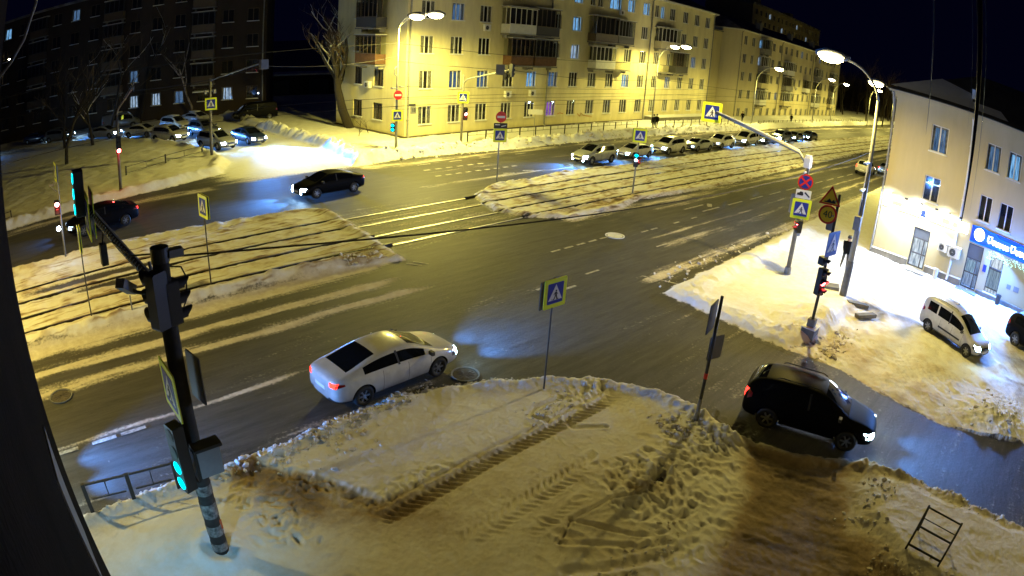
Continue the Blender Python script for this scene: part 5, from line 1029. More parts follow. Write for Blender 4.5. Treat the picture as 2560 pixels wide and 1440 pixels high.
o = plate(t, (-.16, -.09), 3.86, yA, rrect(.72, .40, .03), 'signwhite'); child_prism(o, 'tow_truck_symbol', [[(-.32, -.06), (-.29, .04), (-.20, .06), (-.16, .12), (-.04, .10), (.0, -.02), (-.04, -.07)], [(.02, .07), (.28, -.12), (.31, -.07), (.08, .12)]], -.026, -.021, 'signblack')
crosswalk(t, (-.17, -.10), 3.18, yA, .90); plate(t, (.14, .12), 3.3, rotY2(.92, .5), rrect(.9, .9, .05), 'grey')
signal(t, (-.34, -.12), 2.72, rotY2(-.6, .8), {0: 'red'}, 2, .30); plate(t, (-.15, -.2), 2.35, rotY2(0, -1), rrect(.22, .8, .03), 'grey', t=.06)
# ---- traffic light in the corner island
t = post_thing(21.76, 6.02, .1, 5.45, .06, 'dark mast on the corner island with a lit red signal and forty limit sign', 'dpole', cat='traffic light', name='traffic_light')
b = MB(); b.b2(-.28, .28, -.26, .26, -.1, .42); b.b2(-.14, .14, -.14, .14, .42, .75); b.build('concrete_base', M['concrete'], t)
b = MB(); b.b2(-.3, .3, -.28, .28, .42, .47); b.build('base_snow', M['snowcap'], t)
yT = rotY2(-1, -.35)
o = plate(t, (-.30, .22), 5.18, yT, tri(.78), 'signred'); child_prism(o, 'yellow_field', [off(tri(.58), 0, 0)], -.026, -.021, 'signorange'); child_prism(o, 'bump_symbol', [[(-.2, -.15), (.2, -.15), (.2, -.11), (.12, -.02), (.05, -.09), (-.03, -.0), (-.12, -.1), (-.2, -.11)]], -.031, -.027, 'signblack')
o = plate(t, (-.30, .22), 4.62, yT, circ(.33), 'signred'); child_prism(o, 'yellow_disc', [circ(.26)], -.026, -.021, 'signorange'); text_mesh('40', .34, 'speed_digits', M['signblack'], o, Matrix.Translation((0, -.031, 0)) @ Matrix.Rotation(R(90), 4, 'X'), .003)
b = MB(); b.b2(-.35, 0, .0, .03, 5.1, 5.14); b.b2(-.35, 0, .0, .03, 4.6, 4.64); b.build('sign_bracket', M['steel'], t)
crosswalk(t, (-.05, -.10), 3.62, rotY2(-.17, -1), .88, border=False); plate(t, (.10, .16), 4.4, rotY2(1, .2), rrect(.3, .8, .05), 'white')
signal(t, (-.32, -.05), 3.15, rotY2(-.35, -1), None, 1, .3); sg1 = signal(t, (-.30, -.14), 2.75, rotY2(-.45, -1), {1: 'red'}, 3, .33)
b = MB(); b.tube([(0, 0, 3.1), (-.3, 0, 3.1)], .02, 6); b.tube([(0, 0, 1.9), (-.3, -.05, 1.9)], .02, 6); b.build('signal_bracket', M['dgrey'], t)
light('POINT', 'red_signal_glow', (21.3, 5.45, 2.3), 10, (1, .05, .03), size=.1)
for i, (x, y, a, lab) in enumerate(((27.0, 5.6, .5, 'broken kerb slab leaning in the snow just below the corner lamp pole'), (26.0, 4.9, .75, 'second broken kerb slab, farther down from the corner lamp pole'), (28.1, 7.3, .1, 'flat concrete lid in the snow left of the corner lamp pole foot'))):
    q = MB(); q.box((0, 0, 0), (1.1 if i < 2 else .8, .28 if i < 2 else .6, .16), Matrix.Rotation(.12 - .1 * i, 4, 'Y')); tag(q.build('concrete_slab', M['concrete'], None, (x, y, .18), rz=a - 1.3), lab, 'slab')
post_thing(37.8, 10.4, .1, 2.3, .03, 'thin bare post in the snow beyond the walking person', 'steel', cat='post', name='post')
# ---- pedestrian railings
def railing(x0, y0, x1, y1, zb, label, pitch=2.2, h=.75, group=None, rails=(.72, .38), broken=()):
    t = empty('railing', (x0, y0, zb), math.atan2(y1 - y0, x1 - x0), label, 'railing', group); Ln = math.hypot(x1 - x0, y1 - y0); n = max(1, int(round(Ln / pitch)))
    pm = MB(); pm.b2(-.05, .05, -.04, .04, -.25, h); pm = pm.mesh('post', M['dpole'])
    rm = {}
    for i in range(n + 1): add('post', pm, t, (i * Ln / n, 0, 0))
    q = MB(); q.b2(.06, Ln / n - .06, -.02, .02, rails[0] - .02, rails[0] + .02); q1 = q.mesh('top_rail', M['dgrey']); q = MB(); q.b2(.12, Ln / n - .12, -.015, .015, rails[1] - .015, rails[1] + .015); q.b2(Ln / n * .5 - .012, Ln / n * .5 + .012, -.012, .012, rails[1] + .015, rails[0] - .02); q2 = q.mesh('mid_rail', M['dgrey'])
    for i in range(n):
        if i in broken: continue
        add('top_rail', q1, t, (i * Ln / n, 0, 0)); add('mid_rail', q2, t, (i * Ln / n, 0, 0))
    return t
FG = 'railings along the far pavement'
railing(36.8, 42.3, 62.8, 42.4, .42, 'low dark railing in the snow along the cream block, left of the two people', group=FG)
railing(66.4, 42.2, 87.5, 42.0, .42, 'low dark railing in the snow right of the two people', group=FG)
railing(94.5, 41.2, 168, 43.5, .1, 'low dark railing farther on before the second cream block', 2.2, .85, group=FG)
railing(-.2, 11.75, 2.05, 11.5, .12, 'black railing at the road edge in the lower left beside the big pole', 1.12, .85, rails=(.82, .42))
railing(-10, 41.2, -1.2, 41.0, .1, 'low fence at the far left edge beyond the road', 2.4, .8)
railing(8.5, 46.5, 15.8, 50.2, .35, 'sagging chain fence in the yard left of the queue of cars', 3.6, .6, rails=(.5, .05))
# ---- folding metal stand stuck in the snow island
t = empty('a_frame_stand', (12.55, -1.12, .38), R(-97), 'empty folding metal A frame stand stuck in the snow mound at the lower right', 'stand')
b = MB()
def fb(p, q, r=.03): b.tube([p, q], r, 6)
w = .52; 
fb((-w, -.42, -.05), (-w, .0, .98)); fb((w, -.42, -.05), (w, .0, .98)); fb((-w, -.36, .12), (w, -.36, .12)); fb((-w, .02, .95), (w, .02, .95), .024); o = b.build('front_frame', M['dpole'], t)
b = MB(); fb((-w, .46, -.05), (-w, .03, .98)); fb((w, .46, -.05), (w, .03, .98)); fb((-w, .36, .18), (w, .36, .18)); fb((-w, .22, .52), (w, .22, .52), .014); b.build('rear_frame', M['dpole'], t)
b = MB(); fb((-w, -.2, .5), (-w, .24, .5), .012); fb((w, -.2, .5), (w, .24, .5), .012); b.build('cross_brace', M['dpole'], t)
# ============================================================ CARS
def subdiv_mesh(me, lv, cuts=()):
    o = bpy.data.objects.new('tmp', me); COL.objects.link(o); m = o.modifiers.new('s', 'SUBSURF'); m.levels = lv; m.render_levels = lv
    cs = []
    for c in cuts:
        co = bpy.data.objects.new('tmpc', c); COL.objects.link(co); cs.append(co); q = o.modifiers.new('b', 'BOOLEAN'); q.operation = 'DIFFERENCE'; q.object = co; q.solver = 'EXACT'
        try: q.material_mode = 'TRANSFER'
        except Exception: pass
    bpy.context.view_layer.update(); r = bpy.data.meshes.new_from_object(o.evaluated_get(bpy.context.evaluated_depsgraph_get()))
    bpy.data.objects.remove(o)
    for c in cs: bpy.data.objects.remove(c)
    return r
# station: x, bottom z, half width, shoulder z, belt z, belt half width, top z, top half width, centre z
def scale_st(st, L, Wd, H, Lr, Wr, Hr): return [(a * L / Lr, b * 1.0, c * Wd / Wr, d * H / Hr, e * H / Hr, f * Wd / Wr, g * H / Hr, h * Wd / Wr, i * H / Hr) for a, b, c, d, e, f, g, h, i in st]
ST = {
 'sedan': dict(L=4.6, W=1.78, H=1.46, wb=2.70, off=-.02, st=[(-2.30, .36, .66, .66, .86, .60, .90, .52, .92), (-2.20, .24, .80, .76, .99, .72, 1.03, .64, 1.06), (-1.78, .20, .88, .80, 1.00, .80, 1.07, .68, 1.10), (-1.30, .19, .89, .80, .97, .82, 1.20, .64, 1.26), (-.82, .18, .89, .80, .95, .83, 1.33, .60, 1.41), (-.15, .18, .89, .79, .93, .83, 1.385, .60, 1.46), (.38, .18, .89, .78, .92, .83, 1.34, .60, 1.43), (.85, .18, .89, .77, .91, .83, 1.12, .68, 1.20), (1.30, .18, .88, .75, .90, .80, .93, .72, .97), (1.75, .20, .87, .70, .83, .76, .86, .66, .91), (2.12, .22, .80, .62, .72, .68, .75, .58, .79), (2.30, .32, .62, .52, .60, .52, .62, .44, .64)],
   rear=(2, 4), front=(6, 8), side=(3, 7), wr=.33, hl=(2.16, .63, .60), tl=(-2.24, .66, .86)),
 'suv': dict(L=4.5, W=1.84, H=1.66, wb=2.65, off=.02, st=[(-2.22, .40, .70, .80, 1.00, .62, 1.04, .56, 1.06), (-2.14, .30, .84, .84, 1.06, .76, 1.18, .62, 1.20), (-2.02, .24, .90, .86, 1.07, .82, 1.38, .62, 1.42), (-1.72, .21, .92, .87, 1.06, .85, 1.54, .62, 1.60), (-1.0, .20, .92, .87, 1.03, .86, 1.60, .64, 1.66), (-.2, .20, .92, .86, 1.02, .86, 1.60, .64, 1.67), (.30, .20, .92, .86, 1.01, .86, 1.53, .63, 1.62), (.78, .20, .92, .85, 1.00, .85, 1.30, .68, 1.38), (1.18, .20, .91, .84, 1.00, .82, 1.04, .74, 1.08), (1.70, .27, .90, .80, .94, .78, .98, .68, 1.02), (2.08, .30, .84, .70, .83, .72, .87, .60, .90), (2.25, .40, .66, .58, .68, .56, .70, .46, .72)],
   rear=(1, 3), front=(6, 8), side=(3, 7), wr=.36, hl=(2.10, .70, .68), tl=(-2.16, .74, .98)),
 'van': dict(L=4.45, W=1.75, H=1.80, wb=2.9, off=.0, st=[(-2.2, .36, .74, .80, 1.02, .70, 1.06, .66, 1.08), (-2.15, .28, .84, .82, 1.04, .80, 1.30, .72, 1.34), (-2.08, .25, .87, .82, 1.04, .84, 1.58, .70, 1.66), (-1.85, .24, .875, .82, 1.03, .85, 1.68, .70, 1.78), (-1.0, .24, .875, .82, 1.01, .85, 1.70, .70, 1.80), (-.2, .24, .875, .82, 1.00, .85, 1.68, .69, 1.78), (.34, .24, .875, .82, 1.00, .85, 1.58, .67, 1.69), (.88, .24, .875, .80, .98, .84, 1.28, .70, 1.36), (1.32, .24, .87, .78, .96, .80, .99, .74, 1.02), (1.75, .25, .86, .74, .88, .76, .91, .68, .94), (2.08, .27, .80, .64, .76, .68, .79, .58, .82), (2.22, .36, .64, .54, .62, .54, .64, .46, .66)],
   rear=(1, 3), front=(6, 8), side=(3, 7), wr=.32, hl=(2.06, .64, .68), tl=(-2.14, .76, 1.05)),
 'minibus': dict(L=5.2, W=1.95, H=2.1, wb=3.2, off=.0, st=[(-2.6, .40, .84, .9, 1.15, .82, 1.2, .78, 1.22), (-2.57, .3, .94, .92, 1.16, .92, 1.7, .84, 1.75), (-2.5, .28, .96, .92, 1.16, .94, 2.0, .80, 2.06), (-2.2, .28, .97, .92, 1.15, .95, 2.04, .80, 2.12), (-1.0, .28, .97, .92, 1.15, .95, 2.05, .80, 2.12), (.3, .28, .97, .92, 1.14, .95, 2.03, .80, 2.11), (1.1, .28, .97, .92, 1.12, .94, 1.9, .78, 2.0), (1.55, .28, .96, .90, 1.10, .92, 1.5, .80, 1.6), (1.95, .28, .95, .88, 1.06, .88, 1.15, .82, 1.2), (2.25, .30, .93, .82, .98, .84, 1.02, .74, 1.06), (2.5, .32, .86, .70, .82, .74, .86, .64, .88), (2.6, .40, .7, .58, .68, .6, .7, .5, .72)],
   rear=(1, 3), front=(6, 8), side=(4, 7), wr=.35, hl=(2.46, .68, .76), tl=(-2.56, .82, 1.2)),
}
WHEEL = {}
def wheel(par, x, y, r, side):
    key = (round(r, 2), side)
    if key not in WHEEL:
        Mx = Matrix.Rotation(R(90) * 1, 4, 'X'); t = MB(); w = .11
        t.lathe([(r * .62, -w), (r * .86, -w * 1.05), (r * .97, -w * .8), (r, -w * .4), (r, w * .4), (r * .97, w * .8), (r * .86, w * 1.05), (r * .62, w), (r * .62, -w)], 28, Mx)
        m = MB(); s = side; yo = -s * w * .55
        m.lathe([(0, 0), (r * .62, 0)], 28, Matrix.Translation((0, -s * .0, 0)) @ Mx); m.lathe([(r * .55, 0), (r * .63, 0), (r * .63, .10 * -s), (r * .55, .09 * -s)], 28, Mx)
        h = MB(); h.lathe([(0, .0), (r * .15, .0), (r * .15, -s * .09), (0, -s * .095)], 12, Mx)
        for k in range(6):
            a = k * math.pi / 3; h.box((r * .34, 0, 0), (r * .5, .05, .05), Matrix.Rotation(a, 4, 'Y') @ Matrix.Translation((0, s * .065, 0)))
        WHEEL[key] = (t.mesh('tyre', M['rubber'], True), m.mesh('wheel', M['dgrey']), h.mesh('spokes', M['rim']))
    t, m, h = WHEEL[key]; o = add('wheel', m, par, (x, y, r)); add('tyre', t, o); add('spokes', h, o); return o
CARP = {}
def car_proto(kind):
    if kind in CARP: return CARP[kind]
    c = ST[kind]; st = c['st']; rows = 9; V = []; F = []; MI = []
    def ring(s):
        x, b, w, sh, be, bw, tz, tw, cz = s
        return [(x, 0, b), (x, w * .80, b), (x, w * .96, b + .10), (x, w, b + (sh - b) * .55), (x, w * .985, sh), (x, bw, be), (x, tw + (bw - tw) * .12, tz - (tz - be) * .10), (x, tw, tz + (cz - tz) * .45), (x, 0, cz)]
    half = [ring(s) for s in st]; idx = {}
    for i, rg in enumerate(half):
        for j, p in enumerate(rg):
            idx[(i, j, 1)] = len(V); V.append(p)
            if j in (0, 8): idx[(i, j, -1)] = idx[(i, j, 1)]
            else: idx[(i, j, -1)] = len(V); V.append((p[0], -p[1], p[2]))
    n = len(st)
    for i in range(n - 1):
        for j in range(8):
            m = 0
            if j == 5 and c['side'][0] <= i < c['side'][1] + (0): m = 1
            if j == 7 and c['rear'][0] <= i < c['rear'][1]: m = 2
            if j == 7 and c['front'][0] <= i < c['front'][1]: m = 3
            if j <= 1: m = 4
            for s in (1, -1):
                q = (idx[(i, j, s)], idx[(i + 1, j, s)], idx[(i + 1, j + 1, s)], idx[(i, j + 1, s)])
                F.append(q if s == -1 else q[::-1]); MI.append(m)
    for i, fl in ((0, 1), (n - 1, -1)):
        for j in range(1, 8):
            if j == 7:
                q = (idx[(i, 7, 1)], idx[(i, 8, 1)], idx[(i, 7, -1)])
                F.append(q if fl > 0 else q[::-1]); MI.append(0); continue
            q = (idx[(i, j, 1)], idx[(i, j + 1, 1)], idx[(i, j + 1, -1)], idx[(i, j, -1)]); F.append(q if fl > 0 else q[::-1]); MI.append(0)
        q = (idx[(i, 0, 1)], idx[(i, 1, 1)], idx[(i, 1, -1)]); F.append(q if fl > 0 else q[::-1]); MI.append(4)
    me = bpy.data.meshes.new('car'); me.from_pydata(V, [], F)
    for k in range(5): me.materials.append(M['cwhite'])
    me.polygons.foreach_set('material_index', MI); me.update()
    bm = bmesh.new(); bm.from_mesh(me); bmesh.ops.recalc_face_normals(bm, faces=bm.faces); bm.to_mesh(me); bm.free()
    cuts = []
    for sx in (c['wb'] / 2 + c['off'], -c['wb'] / 2 + c['off']):
        for s in (1, -1):
            q = MB(); q.cyl((sx, s * c['W'] * .27, c['wr']), (sx, s * c['W'] * .6, c['wr']), c['wr'] + .055, None, 28); cm = q.mesh('cut', M['black']); bm = bmesh.new(); bm.from_mesh(cm); bmesh.ops.recalc_face_normals(bm, faces=bm.faces); bm.to_mesh(cm); bm.free(); cuts.append(cm)
    ev = subdiv_mesh(me, 2, cuts)
    names = {0: 'body', 1: 'side_window', 2: 'rear_window', 3: 'windshield', 4: 'underbody'}
    vs = np.empty(len(ev.vertices) * 3, np.float32); ev.vertices.foreach_get('co', vs); vs = vs.reshape(-1, 3)
    bvh = BVHTree.FromPolygons([tuple(v) for v in vs], [tuple(p.vertices) for p in ev.polygons])
    groups = {}
    for p in ev.polygons:
        mi = p.material_index if p.material_index <= 4 else 4
        if mi == 1: mi = 10 if p.center[1] > 0 else 11
        groups.setdefault(mi, []).append(tuple(p.vertices))
    meshes = {}
    for mi, fs in groups.items():
        used = sorted({v for f in fs for v in f}); mp = {v: i for i, v in enumerate(used)}
        m2 = bpy.data.meshes.new(names.get(mi, 'side_window')); m2.from_pydata([tuple(vs[v]) for v in used], [], [tuple(mp[v] for v in f) for f in fs]); m2.update()
        m2.polygons.foreach_set('use_smooth', [True] * len(m2.polygons)); m2.materials.append(M['black'] if mi == 4 else M['cglass'] if mi else M['cwhite']); meshes[mi] = m2
    # seams, handles, lamps are laid on the body surface by casting rays onto it
    def side_strip(pts, s, w=.012, o=.003):
        b = MB()
        for (x0, z0), (x1, z1) in zip(pts, pts[1:]):
            dx, dz = x1 - x0, z1 - z0; Ln = math.hypot(dx, dz); k = max(1, int(Ln / .06)); nx, nz = -dz / Ln * w / 2, dx / Ln * w / 2; row = []
            for i in range(k + 1):
                x, z = x0 + dx * i / k, z0 + dz * i / k; pr = []
                for q in (1, -1):
                    h = bvh.ray_cast(Vector((x + nx * q, s * 3, z + nz * q)), Vector((0, -s, 0)))
                    if h[0] is None: pr = None; break
                    pr.append((h[0].x, h[0].y + s * o, h[0].z))
                if pr: row.append(pr)
            for a, c2 in zip(row, row[1:]): b.poly([a[0], a[1], c2[1], c2[0]] if s < 0 else [a[1], a[0], c2[0], c2[1]])
        return b
    def patch(axis, s, cu, cv, w, h, o=.006, n=6, shape=1.0):   # curved lamp patch on a face; axis 'x' front/rear, 'y' side
        b = MB(); grid = []
        for i in range(n + 1):
            r_ = []
            for j in range(n + 1):
                u = cu + (i / n - .5) * w; v = cv + (j / n - .5) * h * (1 - (1 - shape) * (i / n))
                if axis == 'x': hit = bvh.ray_cast(Vector((s * 4, u, v)), Vector((-s, 0, 0)))
                else: hit = bvh.ray_cast(Vector((u, s * 4, v)), Vector((0, -s, 0)))
                r_.append(None if hit[0] is None else tuple(hit[0] + hit[1] * o * (1 if hit[1].dot(Vector((s, 0, 0) if axis == 'x' else (0, s, 0))) > 0 else -1)))
            grid.append(r_)
        for i in range(n):
            for j in range(n):
                q = [grid[i][j], grid[i + 1][j], grid[i + 1][j + 1], grid[i][j + 1]]
                if None not in q: b.poly(q)
        return b
    CARP[kind] = (c, meshes, side_strip, patch, {}); return CARP[kind]
def car(kind, x, y, hd, paint_m, label, lights='head', scl=.95, aim=10, beams=0, group=None, name=None, z=0.02, roofsnow=0, extra=None, tail=True, L=None):
    c, meshes, strip, patch, cache = car_proto(kind)
    t = empty(name or ('minibus' if kind == 'minibus' else 'car'), (x, y, z), R(hd), label, 'van' if kind in ('van', 'minibus') else 'car', group)
    t.scale = (scl,) * 3
    for mi, me in meshes.items():
        o = add(me.name.split('.')[0], me, t)
        if mi == 0: o.material_slots[0].link = 'OBJECT'; o.material_slots[0].material = M[paint_m]
    for sx in (c['wb'] / 2 + c['off'], -c['wb'] / 2 + c['off']):
        for s in (1, -1):
            wo = wheel(t, sx, s * (c['W'] / 2 - .13), c['wr'], s)
            if paint_m == 'cblack':
                sp = wo.children[-1] if wo.children else None
                if sp: sp.material_slots[0].link = 'OBJECT'; sp.material_slots[0].material = M['black']
    if not cache:
        st = c['st']; hx, hy, hz = c['hl']; tx, ty, tz = c['tl']; wb = c['wb'] / 2
        def belt(xx): return np.interp(xx, [q[0] for q in st], [q[4] for q in st])
        lo = .32
        for s in (1, -1):
            q = MB()
            for xs_ in (-.72, .18, .98):
                xs2 = xs_ * c['L'] / 4.6; top = belt(xs2) - .02; w = strip([(xs2, lo), (xs2 + (.02 if xs_ < .9 else .06), top)], s); n = len(q.v); q.v += w.v; q.f += [tuple(i + n for i in f) for f in w.f]
            cache[('door_seam', s)] = q.mesh('door_seam', M['black'])
            q = MB()
            for xs_ in (-.62, .28):
                w = strip([(xs_ * c['L'] / 4.6, belt(xs_) - .17), (xs_ * c['L'] / 4.6 + .16, belt(xs_) - .17)], s, .03, .02); n = len(q.v); q.v += w.v; q.f += [tuple(i + n for i in f) for f in w.f]
            cache[('door_handle', s)] = q.mesh('door_handle', M['grey'])
            w = strip([(-.12 * c['L'] / 4.6, belt(0) - .0), (-.16 * c['L'] / 4.6, c['H'] * .90)], s, .07, .004); cache[('door_pillar', s)] = w.mesh('door_pillar', M['black'])
            if kind == 'van':
                cache[('rub_strip', s)] = strip([(-.75, .62), (.85, .60)], s, .09, .012).mesh('rub_strip', M['black']); cache[('rear_pillar', s)] = strip([(-1.02, belt(-1)), (-1.05, 1.66)], s, .10, .005).mesh('rear_pillar', M['cwhite'])
            mr = MB(); mx = 1.0 * c['L'] / 4.6; mr.tube([(mx, s * c['W'] * .46, belt(mx) + .02), (mx - .02, s * (c['W'] * .46 + .08), belt(mx) + .06)], .02, 6); mr.box((mx - .04, s * (c['W'] * .46 + .15), belt(mx) + .09), (.10, .19, .12)); cache[('mirror', s)] = mr.mesh('mirror', M['dgrey'])
        for s in (1, -1):
            cache[('headlight', s)] = patch('x', 1, s * hy, hz, .28, .17).mesh('headlight', M['head']); cache[('tail_light', s)] = patch('x', -1, s * ty * .93, tz, .24 if kind == 'sedan' else .12, .14 if kind == 'sedan' else .28).mesh('tail_light', M['tail'])
            cache[('tail_lamp_side', s)] = patch('y', s, tx + .16, tz, .26 if kind == 'sedan' else .14, .12 if kind == 'sedan' else .28, shape=.4).mesh('tail_lamp_side', M['tailoff']); cache[('headlamp_side', s)] = patch('y', s, hx - .14, hz, .26, .12).mesh('headlamp_side', M['dgrey'])
        cache[('grille', 0)] = patch('x', 1, 0, hz - .04, .72, .13).mesh('grille', M['black']); cache[('lower_grille', 0)] = patch('x', 1, 0, .38, 1.0, .14).mesh('lower_grille', M['black'])
        cache[('number_plate', 0)] = patch('x', -1, 0, tz - .20 if kind == 'sedan' else .62, .52, .11, .012).mesh('number_plate', M['signwhite']); cache[('number_plate', 1)] = patch('x', 1, 0, .47, .52, .11, .014).mesh('number_plate', M['signwhite'])
    for (nm, s), me in cache.items():
        if nm in ('door_seam',) and paint_m == 'cblack': continue
        o = add(nm, me, t)
        if nm == 'headlight' and lights != 'head': o.material_slots[0].link = 'OBJECT'; o.material_slots[0].material = M['headdim'] if lights == 'dim' else M['grey']
        if nm == 'tail_light' and not tail: o.material_slots[0].link = 'OBJECT'; o.material_slots[0].material = M['tailoff']
        if nm == 'door_handle' or (nm == 'rear_pillar'): o.material_slots[0].link = 'OBJECT'; o.material_slots[0].material = M[paint_m]
    if kind in ('suv', 'van'):
        for s in (1, -1):
            q = MB(); tw = c['st'][5][7]; q.tube([(-1.3, s * tw * .93, c['H'] - .03), (-1.2, s * tw * .93, c['H'] + .02), (.05, s * tw * .93, c['H'] + .01), (.2, s * tw * .93, c['H'] - .05)], .018, 6); q.build('roof_rail', M['dgrey'], t)
    if roofsnow:
        q = MB(); tw = c['st'][5][7]; q.box((-.4, 0, c['H'] + .0), (1.3, tw * 1.3, .05)); q.build('roof_snow', M['snowcap'], t)
    a = R(hd); fx, fy = math.cos(a), math.sin(a)
    if beams:
        for s in (1, -1):
            hx, hy, hz = (v * scl for v in c['hl']); px = x + fx * (hx + .25) - fy * s * hy; py = y + fy * (hx + .25) + fx * s * hy
            light('SPOT', 'headlight_beam', (px, py, z + hz), beams, HEAD, (px + fx * aim, py + fy * aim, .0), .05, 70, .9)
    return t
wc = car('sedan', 8.72, 13.08, 1.0, 'cwhite', 'white sedan driving past the snow bank with lit red tail lights, largest car in view', scl=.92, aim=14, beams=2200, name='sedan')
b = MB(); b.tube([(-.25, .42, 1.475), (-.25, .42, 1.49)], .03, 8); b.build('roof_glint', M['white'], wc)  # small white disc modelled as a highlight on the roof
car('sedan', -3.3, 13.5, 0, 'cgrey', 'grey sedan following behind the white one, hidden by the wall corner', beams=2600, aim=26, name='sedan')
car('suv', 16.05, 3.75, -76, 'cblack', 'black crossover turning down the side street, one headlight glowing blue', scl=.88, z=-.03, beams=1500, name='crossover')
vn_ = car('van', 27.35, .75, -119, 'cwhite', 'white compact van with dark side strip parked before the shop doors', scl=.86, beams=300, name='compact_van')
b = MB(); b.b2(-.62, -.3, -.12, .12, 1.83, 1.93); b.build('taxi_roof_sign', M['signwhite'], vn_); 
car('suv', 30.4, -4.0, -118, 'cblack', 'dark car cut off by the right edge of the picture beyond the compact van', lights='off', tail=False, name='car')
dk = car('sedan', 18.0, 33.0, 183, 'cblack', 'black car crossing the far carriageway, four headlights blazing blue', beams=3500, name='sedan')
b = MB()
for s in (1, -1): b.lathe([(0, .03), (.10, .0)], 14, Matrix.Translation((2.26, s * .5, .42)) @ Matrix.Rotation(R(90), 4, 'Y'))
b.build('fog_light', M['head'], dk)
car('sedan', 4.6, 34.6, 184, 'cblack', 'dark sedan moving out to the left on the far carriageway behind the signals', beams=300, lights='dim', name='sedan')
QG = 'cars queueing on the far carriageway'
Q = [('suv', 41.1, 'csilver', 'silver crossover first in the queue at the tram island, four round headlights', 700), ('sedan', 46.9, 'cwhite', 'pale small sedan second in the queue behind the green signal', 250), ('suv', 52.6, 'cwhite', 'white crossover third in the queue, headlights dazzling blue', 420), ('sedan', 58.0, 'csilver', 'pale silver sedan fourth in the queue', 0), ('suv', 63.2, 'cwhite', 'white hatchback fifth in the queue, left of the cantilever', 0),
     ('van', 69.7, 'cwhite', 'white compact van sixth in the queue under the cantilever', 250), ('sedan', 75.0, 'cgrey', 'dark car seventh in the queue half hidden by the cantilever', 0), ('suv', 80.4, 'cblue', 'large dark blue car eighth in the queue, right of the cantilever', 420), ('sedan', 86.0, 'cgrey', 'grey car ninth in the queue', 0), ('sedan', 91.6, 'cblue', 'dark blue car last in the queue', 300)]
for i, (kd, x, pm, lab, bmz) in enumerate(Q):
    q = car(kd, x, 31.55 + (.06 * (i % 3)), 180 + (i % 3 - 1), pm, lab, beams=bmz * 5, scl=(.95, .88, .96, .9, .93, .97, .9, 1.0, .9, .92)[i], group=QG, lights='head' if i not in (3, 4) else 'dim', tail=False)
    if i == 0:
        b = MB()
        for s in (1, -1):
            b.lathe([(0, .03), (.12, .0)], 14, Matrix.Translation((2.18, s * .55, .44)) @ Matrix.Rotation(R(90), 4, 'Y'))
        b.build('fog_light', M['head'], q)
YG = 'cars queueing out of the side street'
for kd, x, y, hd, pm, lab, bmz, rs in (('suv', 17.9, 52.6, -74, 'csilver', 'silver crossover at the head of the side street queue behind the pole', 260, 0), ('sedan', 21.2, 53.4, -84, 'cblue', 'dark blue car in the second lane of the side street, glare pooling on the snow', 7500, 0),
      ('suv', 15.7, 60.4, -62, 'cwhite', 'white crossover with roof rails second in the side street queue', 500, 0), ('sedan', 14.2, 66.6, -50, 'cwhite', 'white sedan third in the side street queue', 300, 0), ('suv', 19.3, 60.6, -80, 'cgrey', 'dark grey car with snow behind the pole in the second lane', 500, 0),
      ('sedan', 10.6, 71.0, -45, 'csilver', 'silver car fourth in the side street queue by the signal post', 200, 0), ('minibus', 13.6, 76.5, -10, 'cgrey', 'dark minibus parked in front of the brown block', 0, 1), ('suv', 5.4, 77.0, -35, 'cgrey', 'dark car far back at the left of the yard, lamps on', 200, 0),
      ('sedan', 2.4, 81.0, -35, 'cblue', 'dark car farthest back behind the bare trees, lamps on', 200, 0), ('sedan', -6.5, 78.5, -60, 'cblue', 'dark car alone at the far left, two blue white lamps', 260, 0), ('suv', 18.2, 67.3, -70, 'cwhite', 'white snow covered car parked behind the white crossover', 0, 1), ('sedan', 21.6, 70.2, -70, 'cwhite', 'snow covered parked car under the birch', 0, 1), ('minibus', 27.6, 67.5, 170, 'cblack', 'dark truck like van parked near the end of the brown block', 0, 0)):
    car(kd, x, y, hd, pm, lab, 'head' if bmz else 'off', aim=26 if bmz > 3000 else 12, beams=bmz * 2, group=YG if bmz else None, roofsnow=rs, tail=False, z=.08)
car('suv', 70.5, 17.0, 2, 'cwhite', 'white car driving away beyond the lamp pole, tail lights red', beams=0, name='car')
car('sedan', 75.5, 15.6, 2, 'cgrey', 'dark car driving away half hidden by the corner building', beams=200, name='car')
for i, (x, y) in enumerate(((175, 33), (150, 58), (160, 60))): car('sedan', x, y, 180, 'cwhite', ('tiny white car far up the road', 'tiny car parked beyond the second cream block, nearer one', 'tiny car parked beyond the second cream block, farther one')[i], beams=0, z=.05)
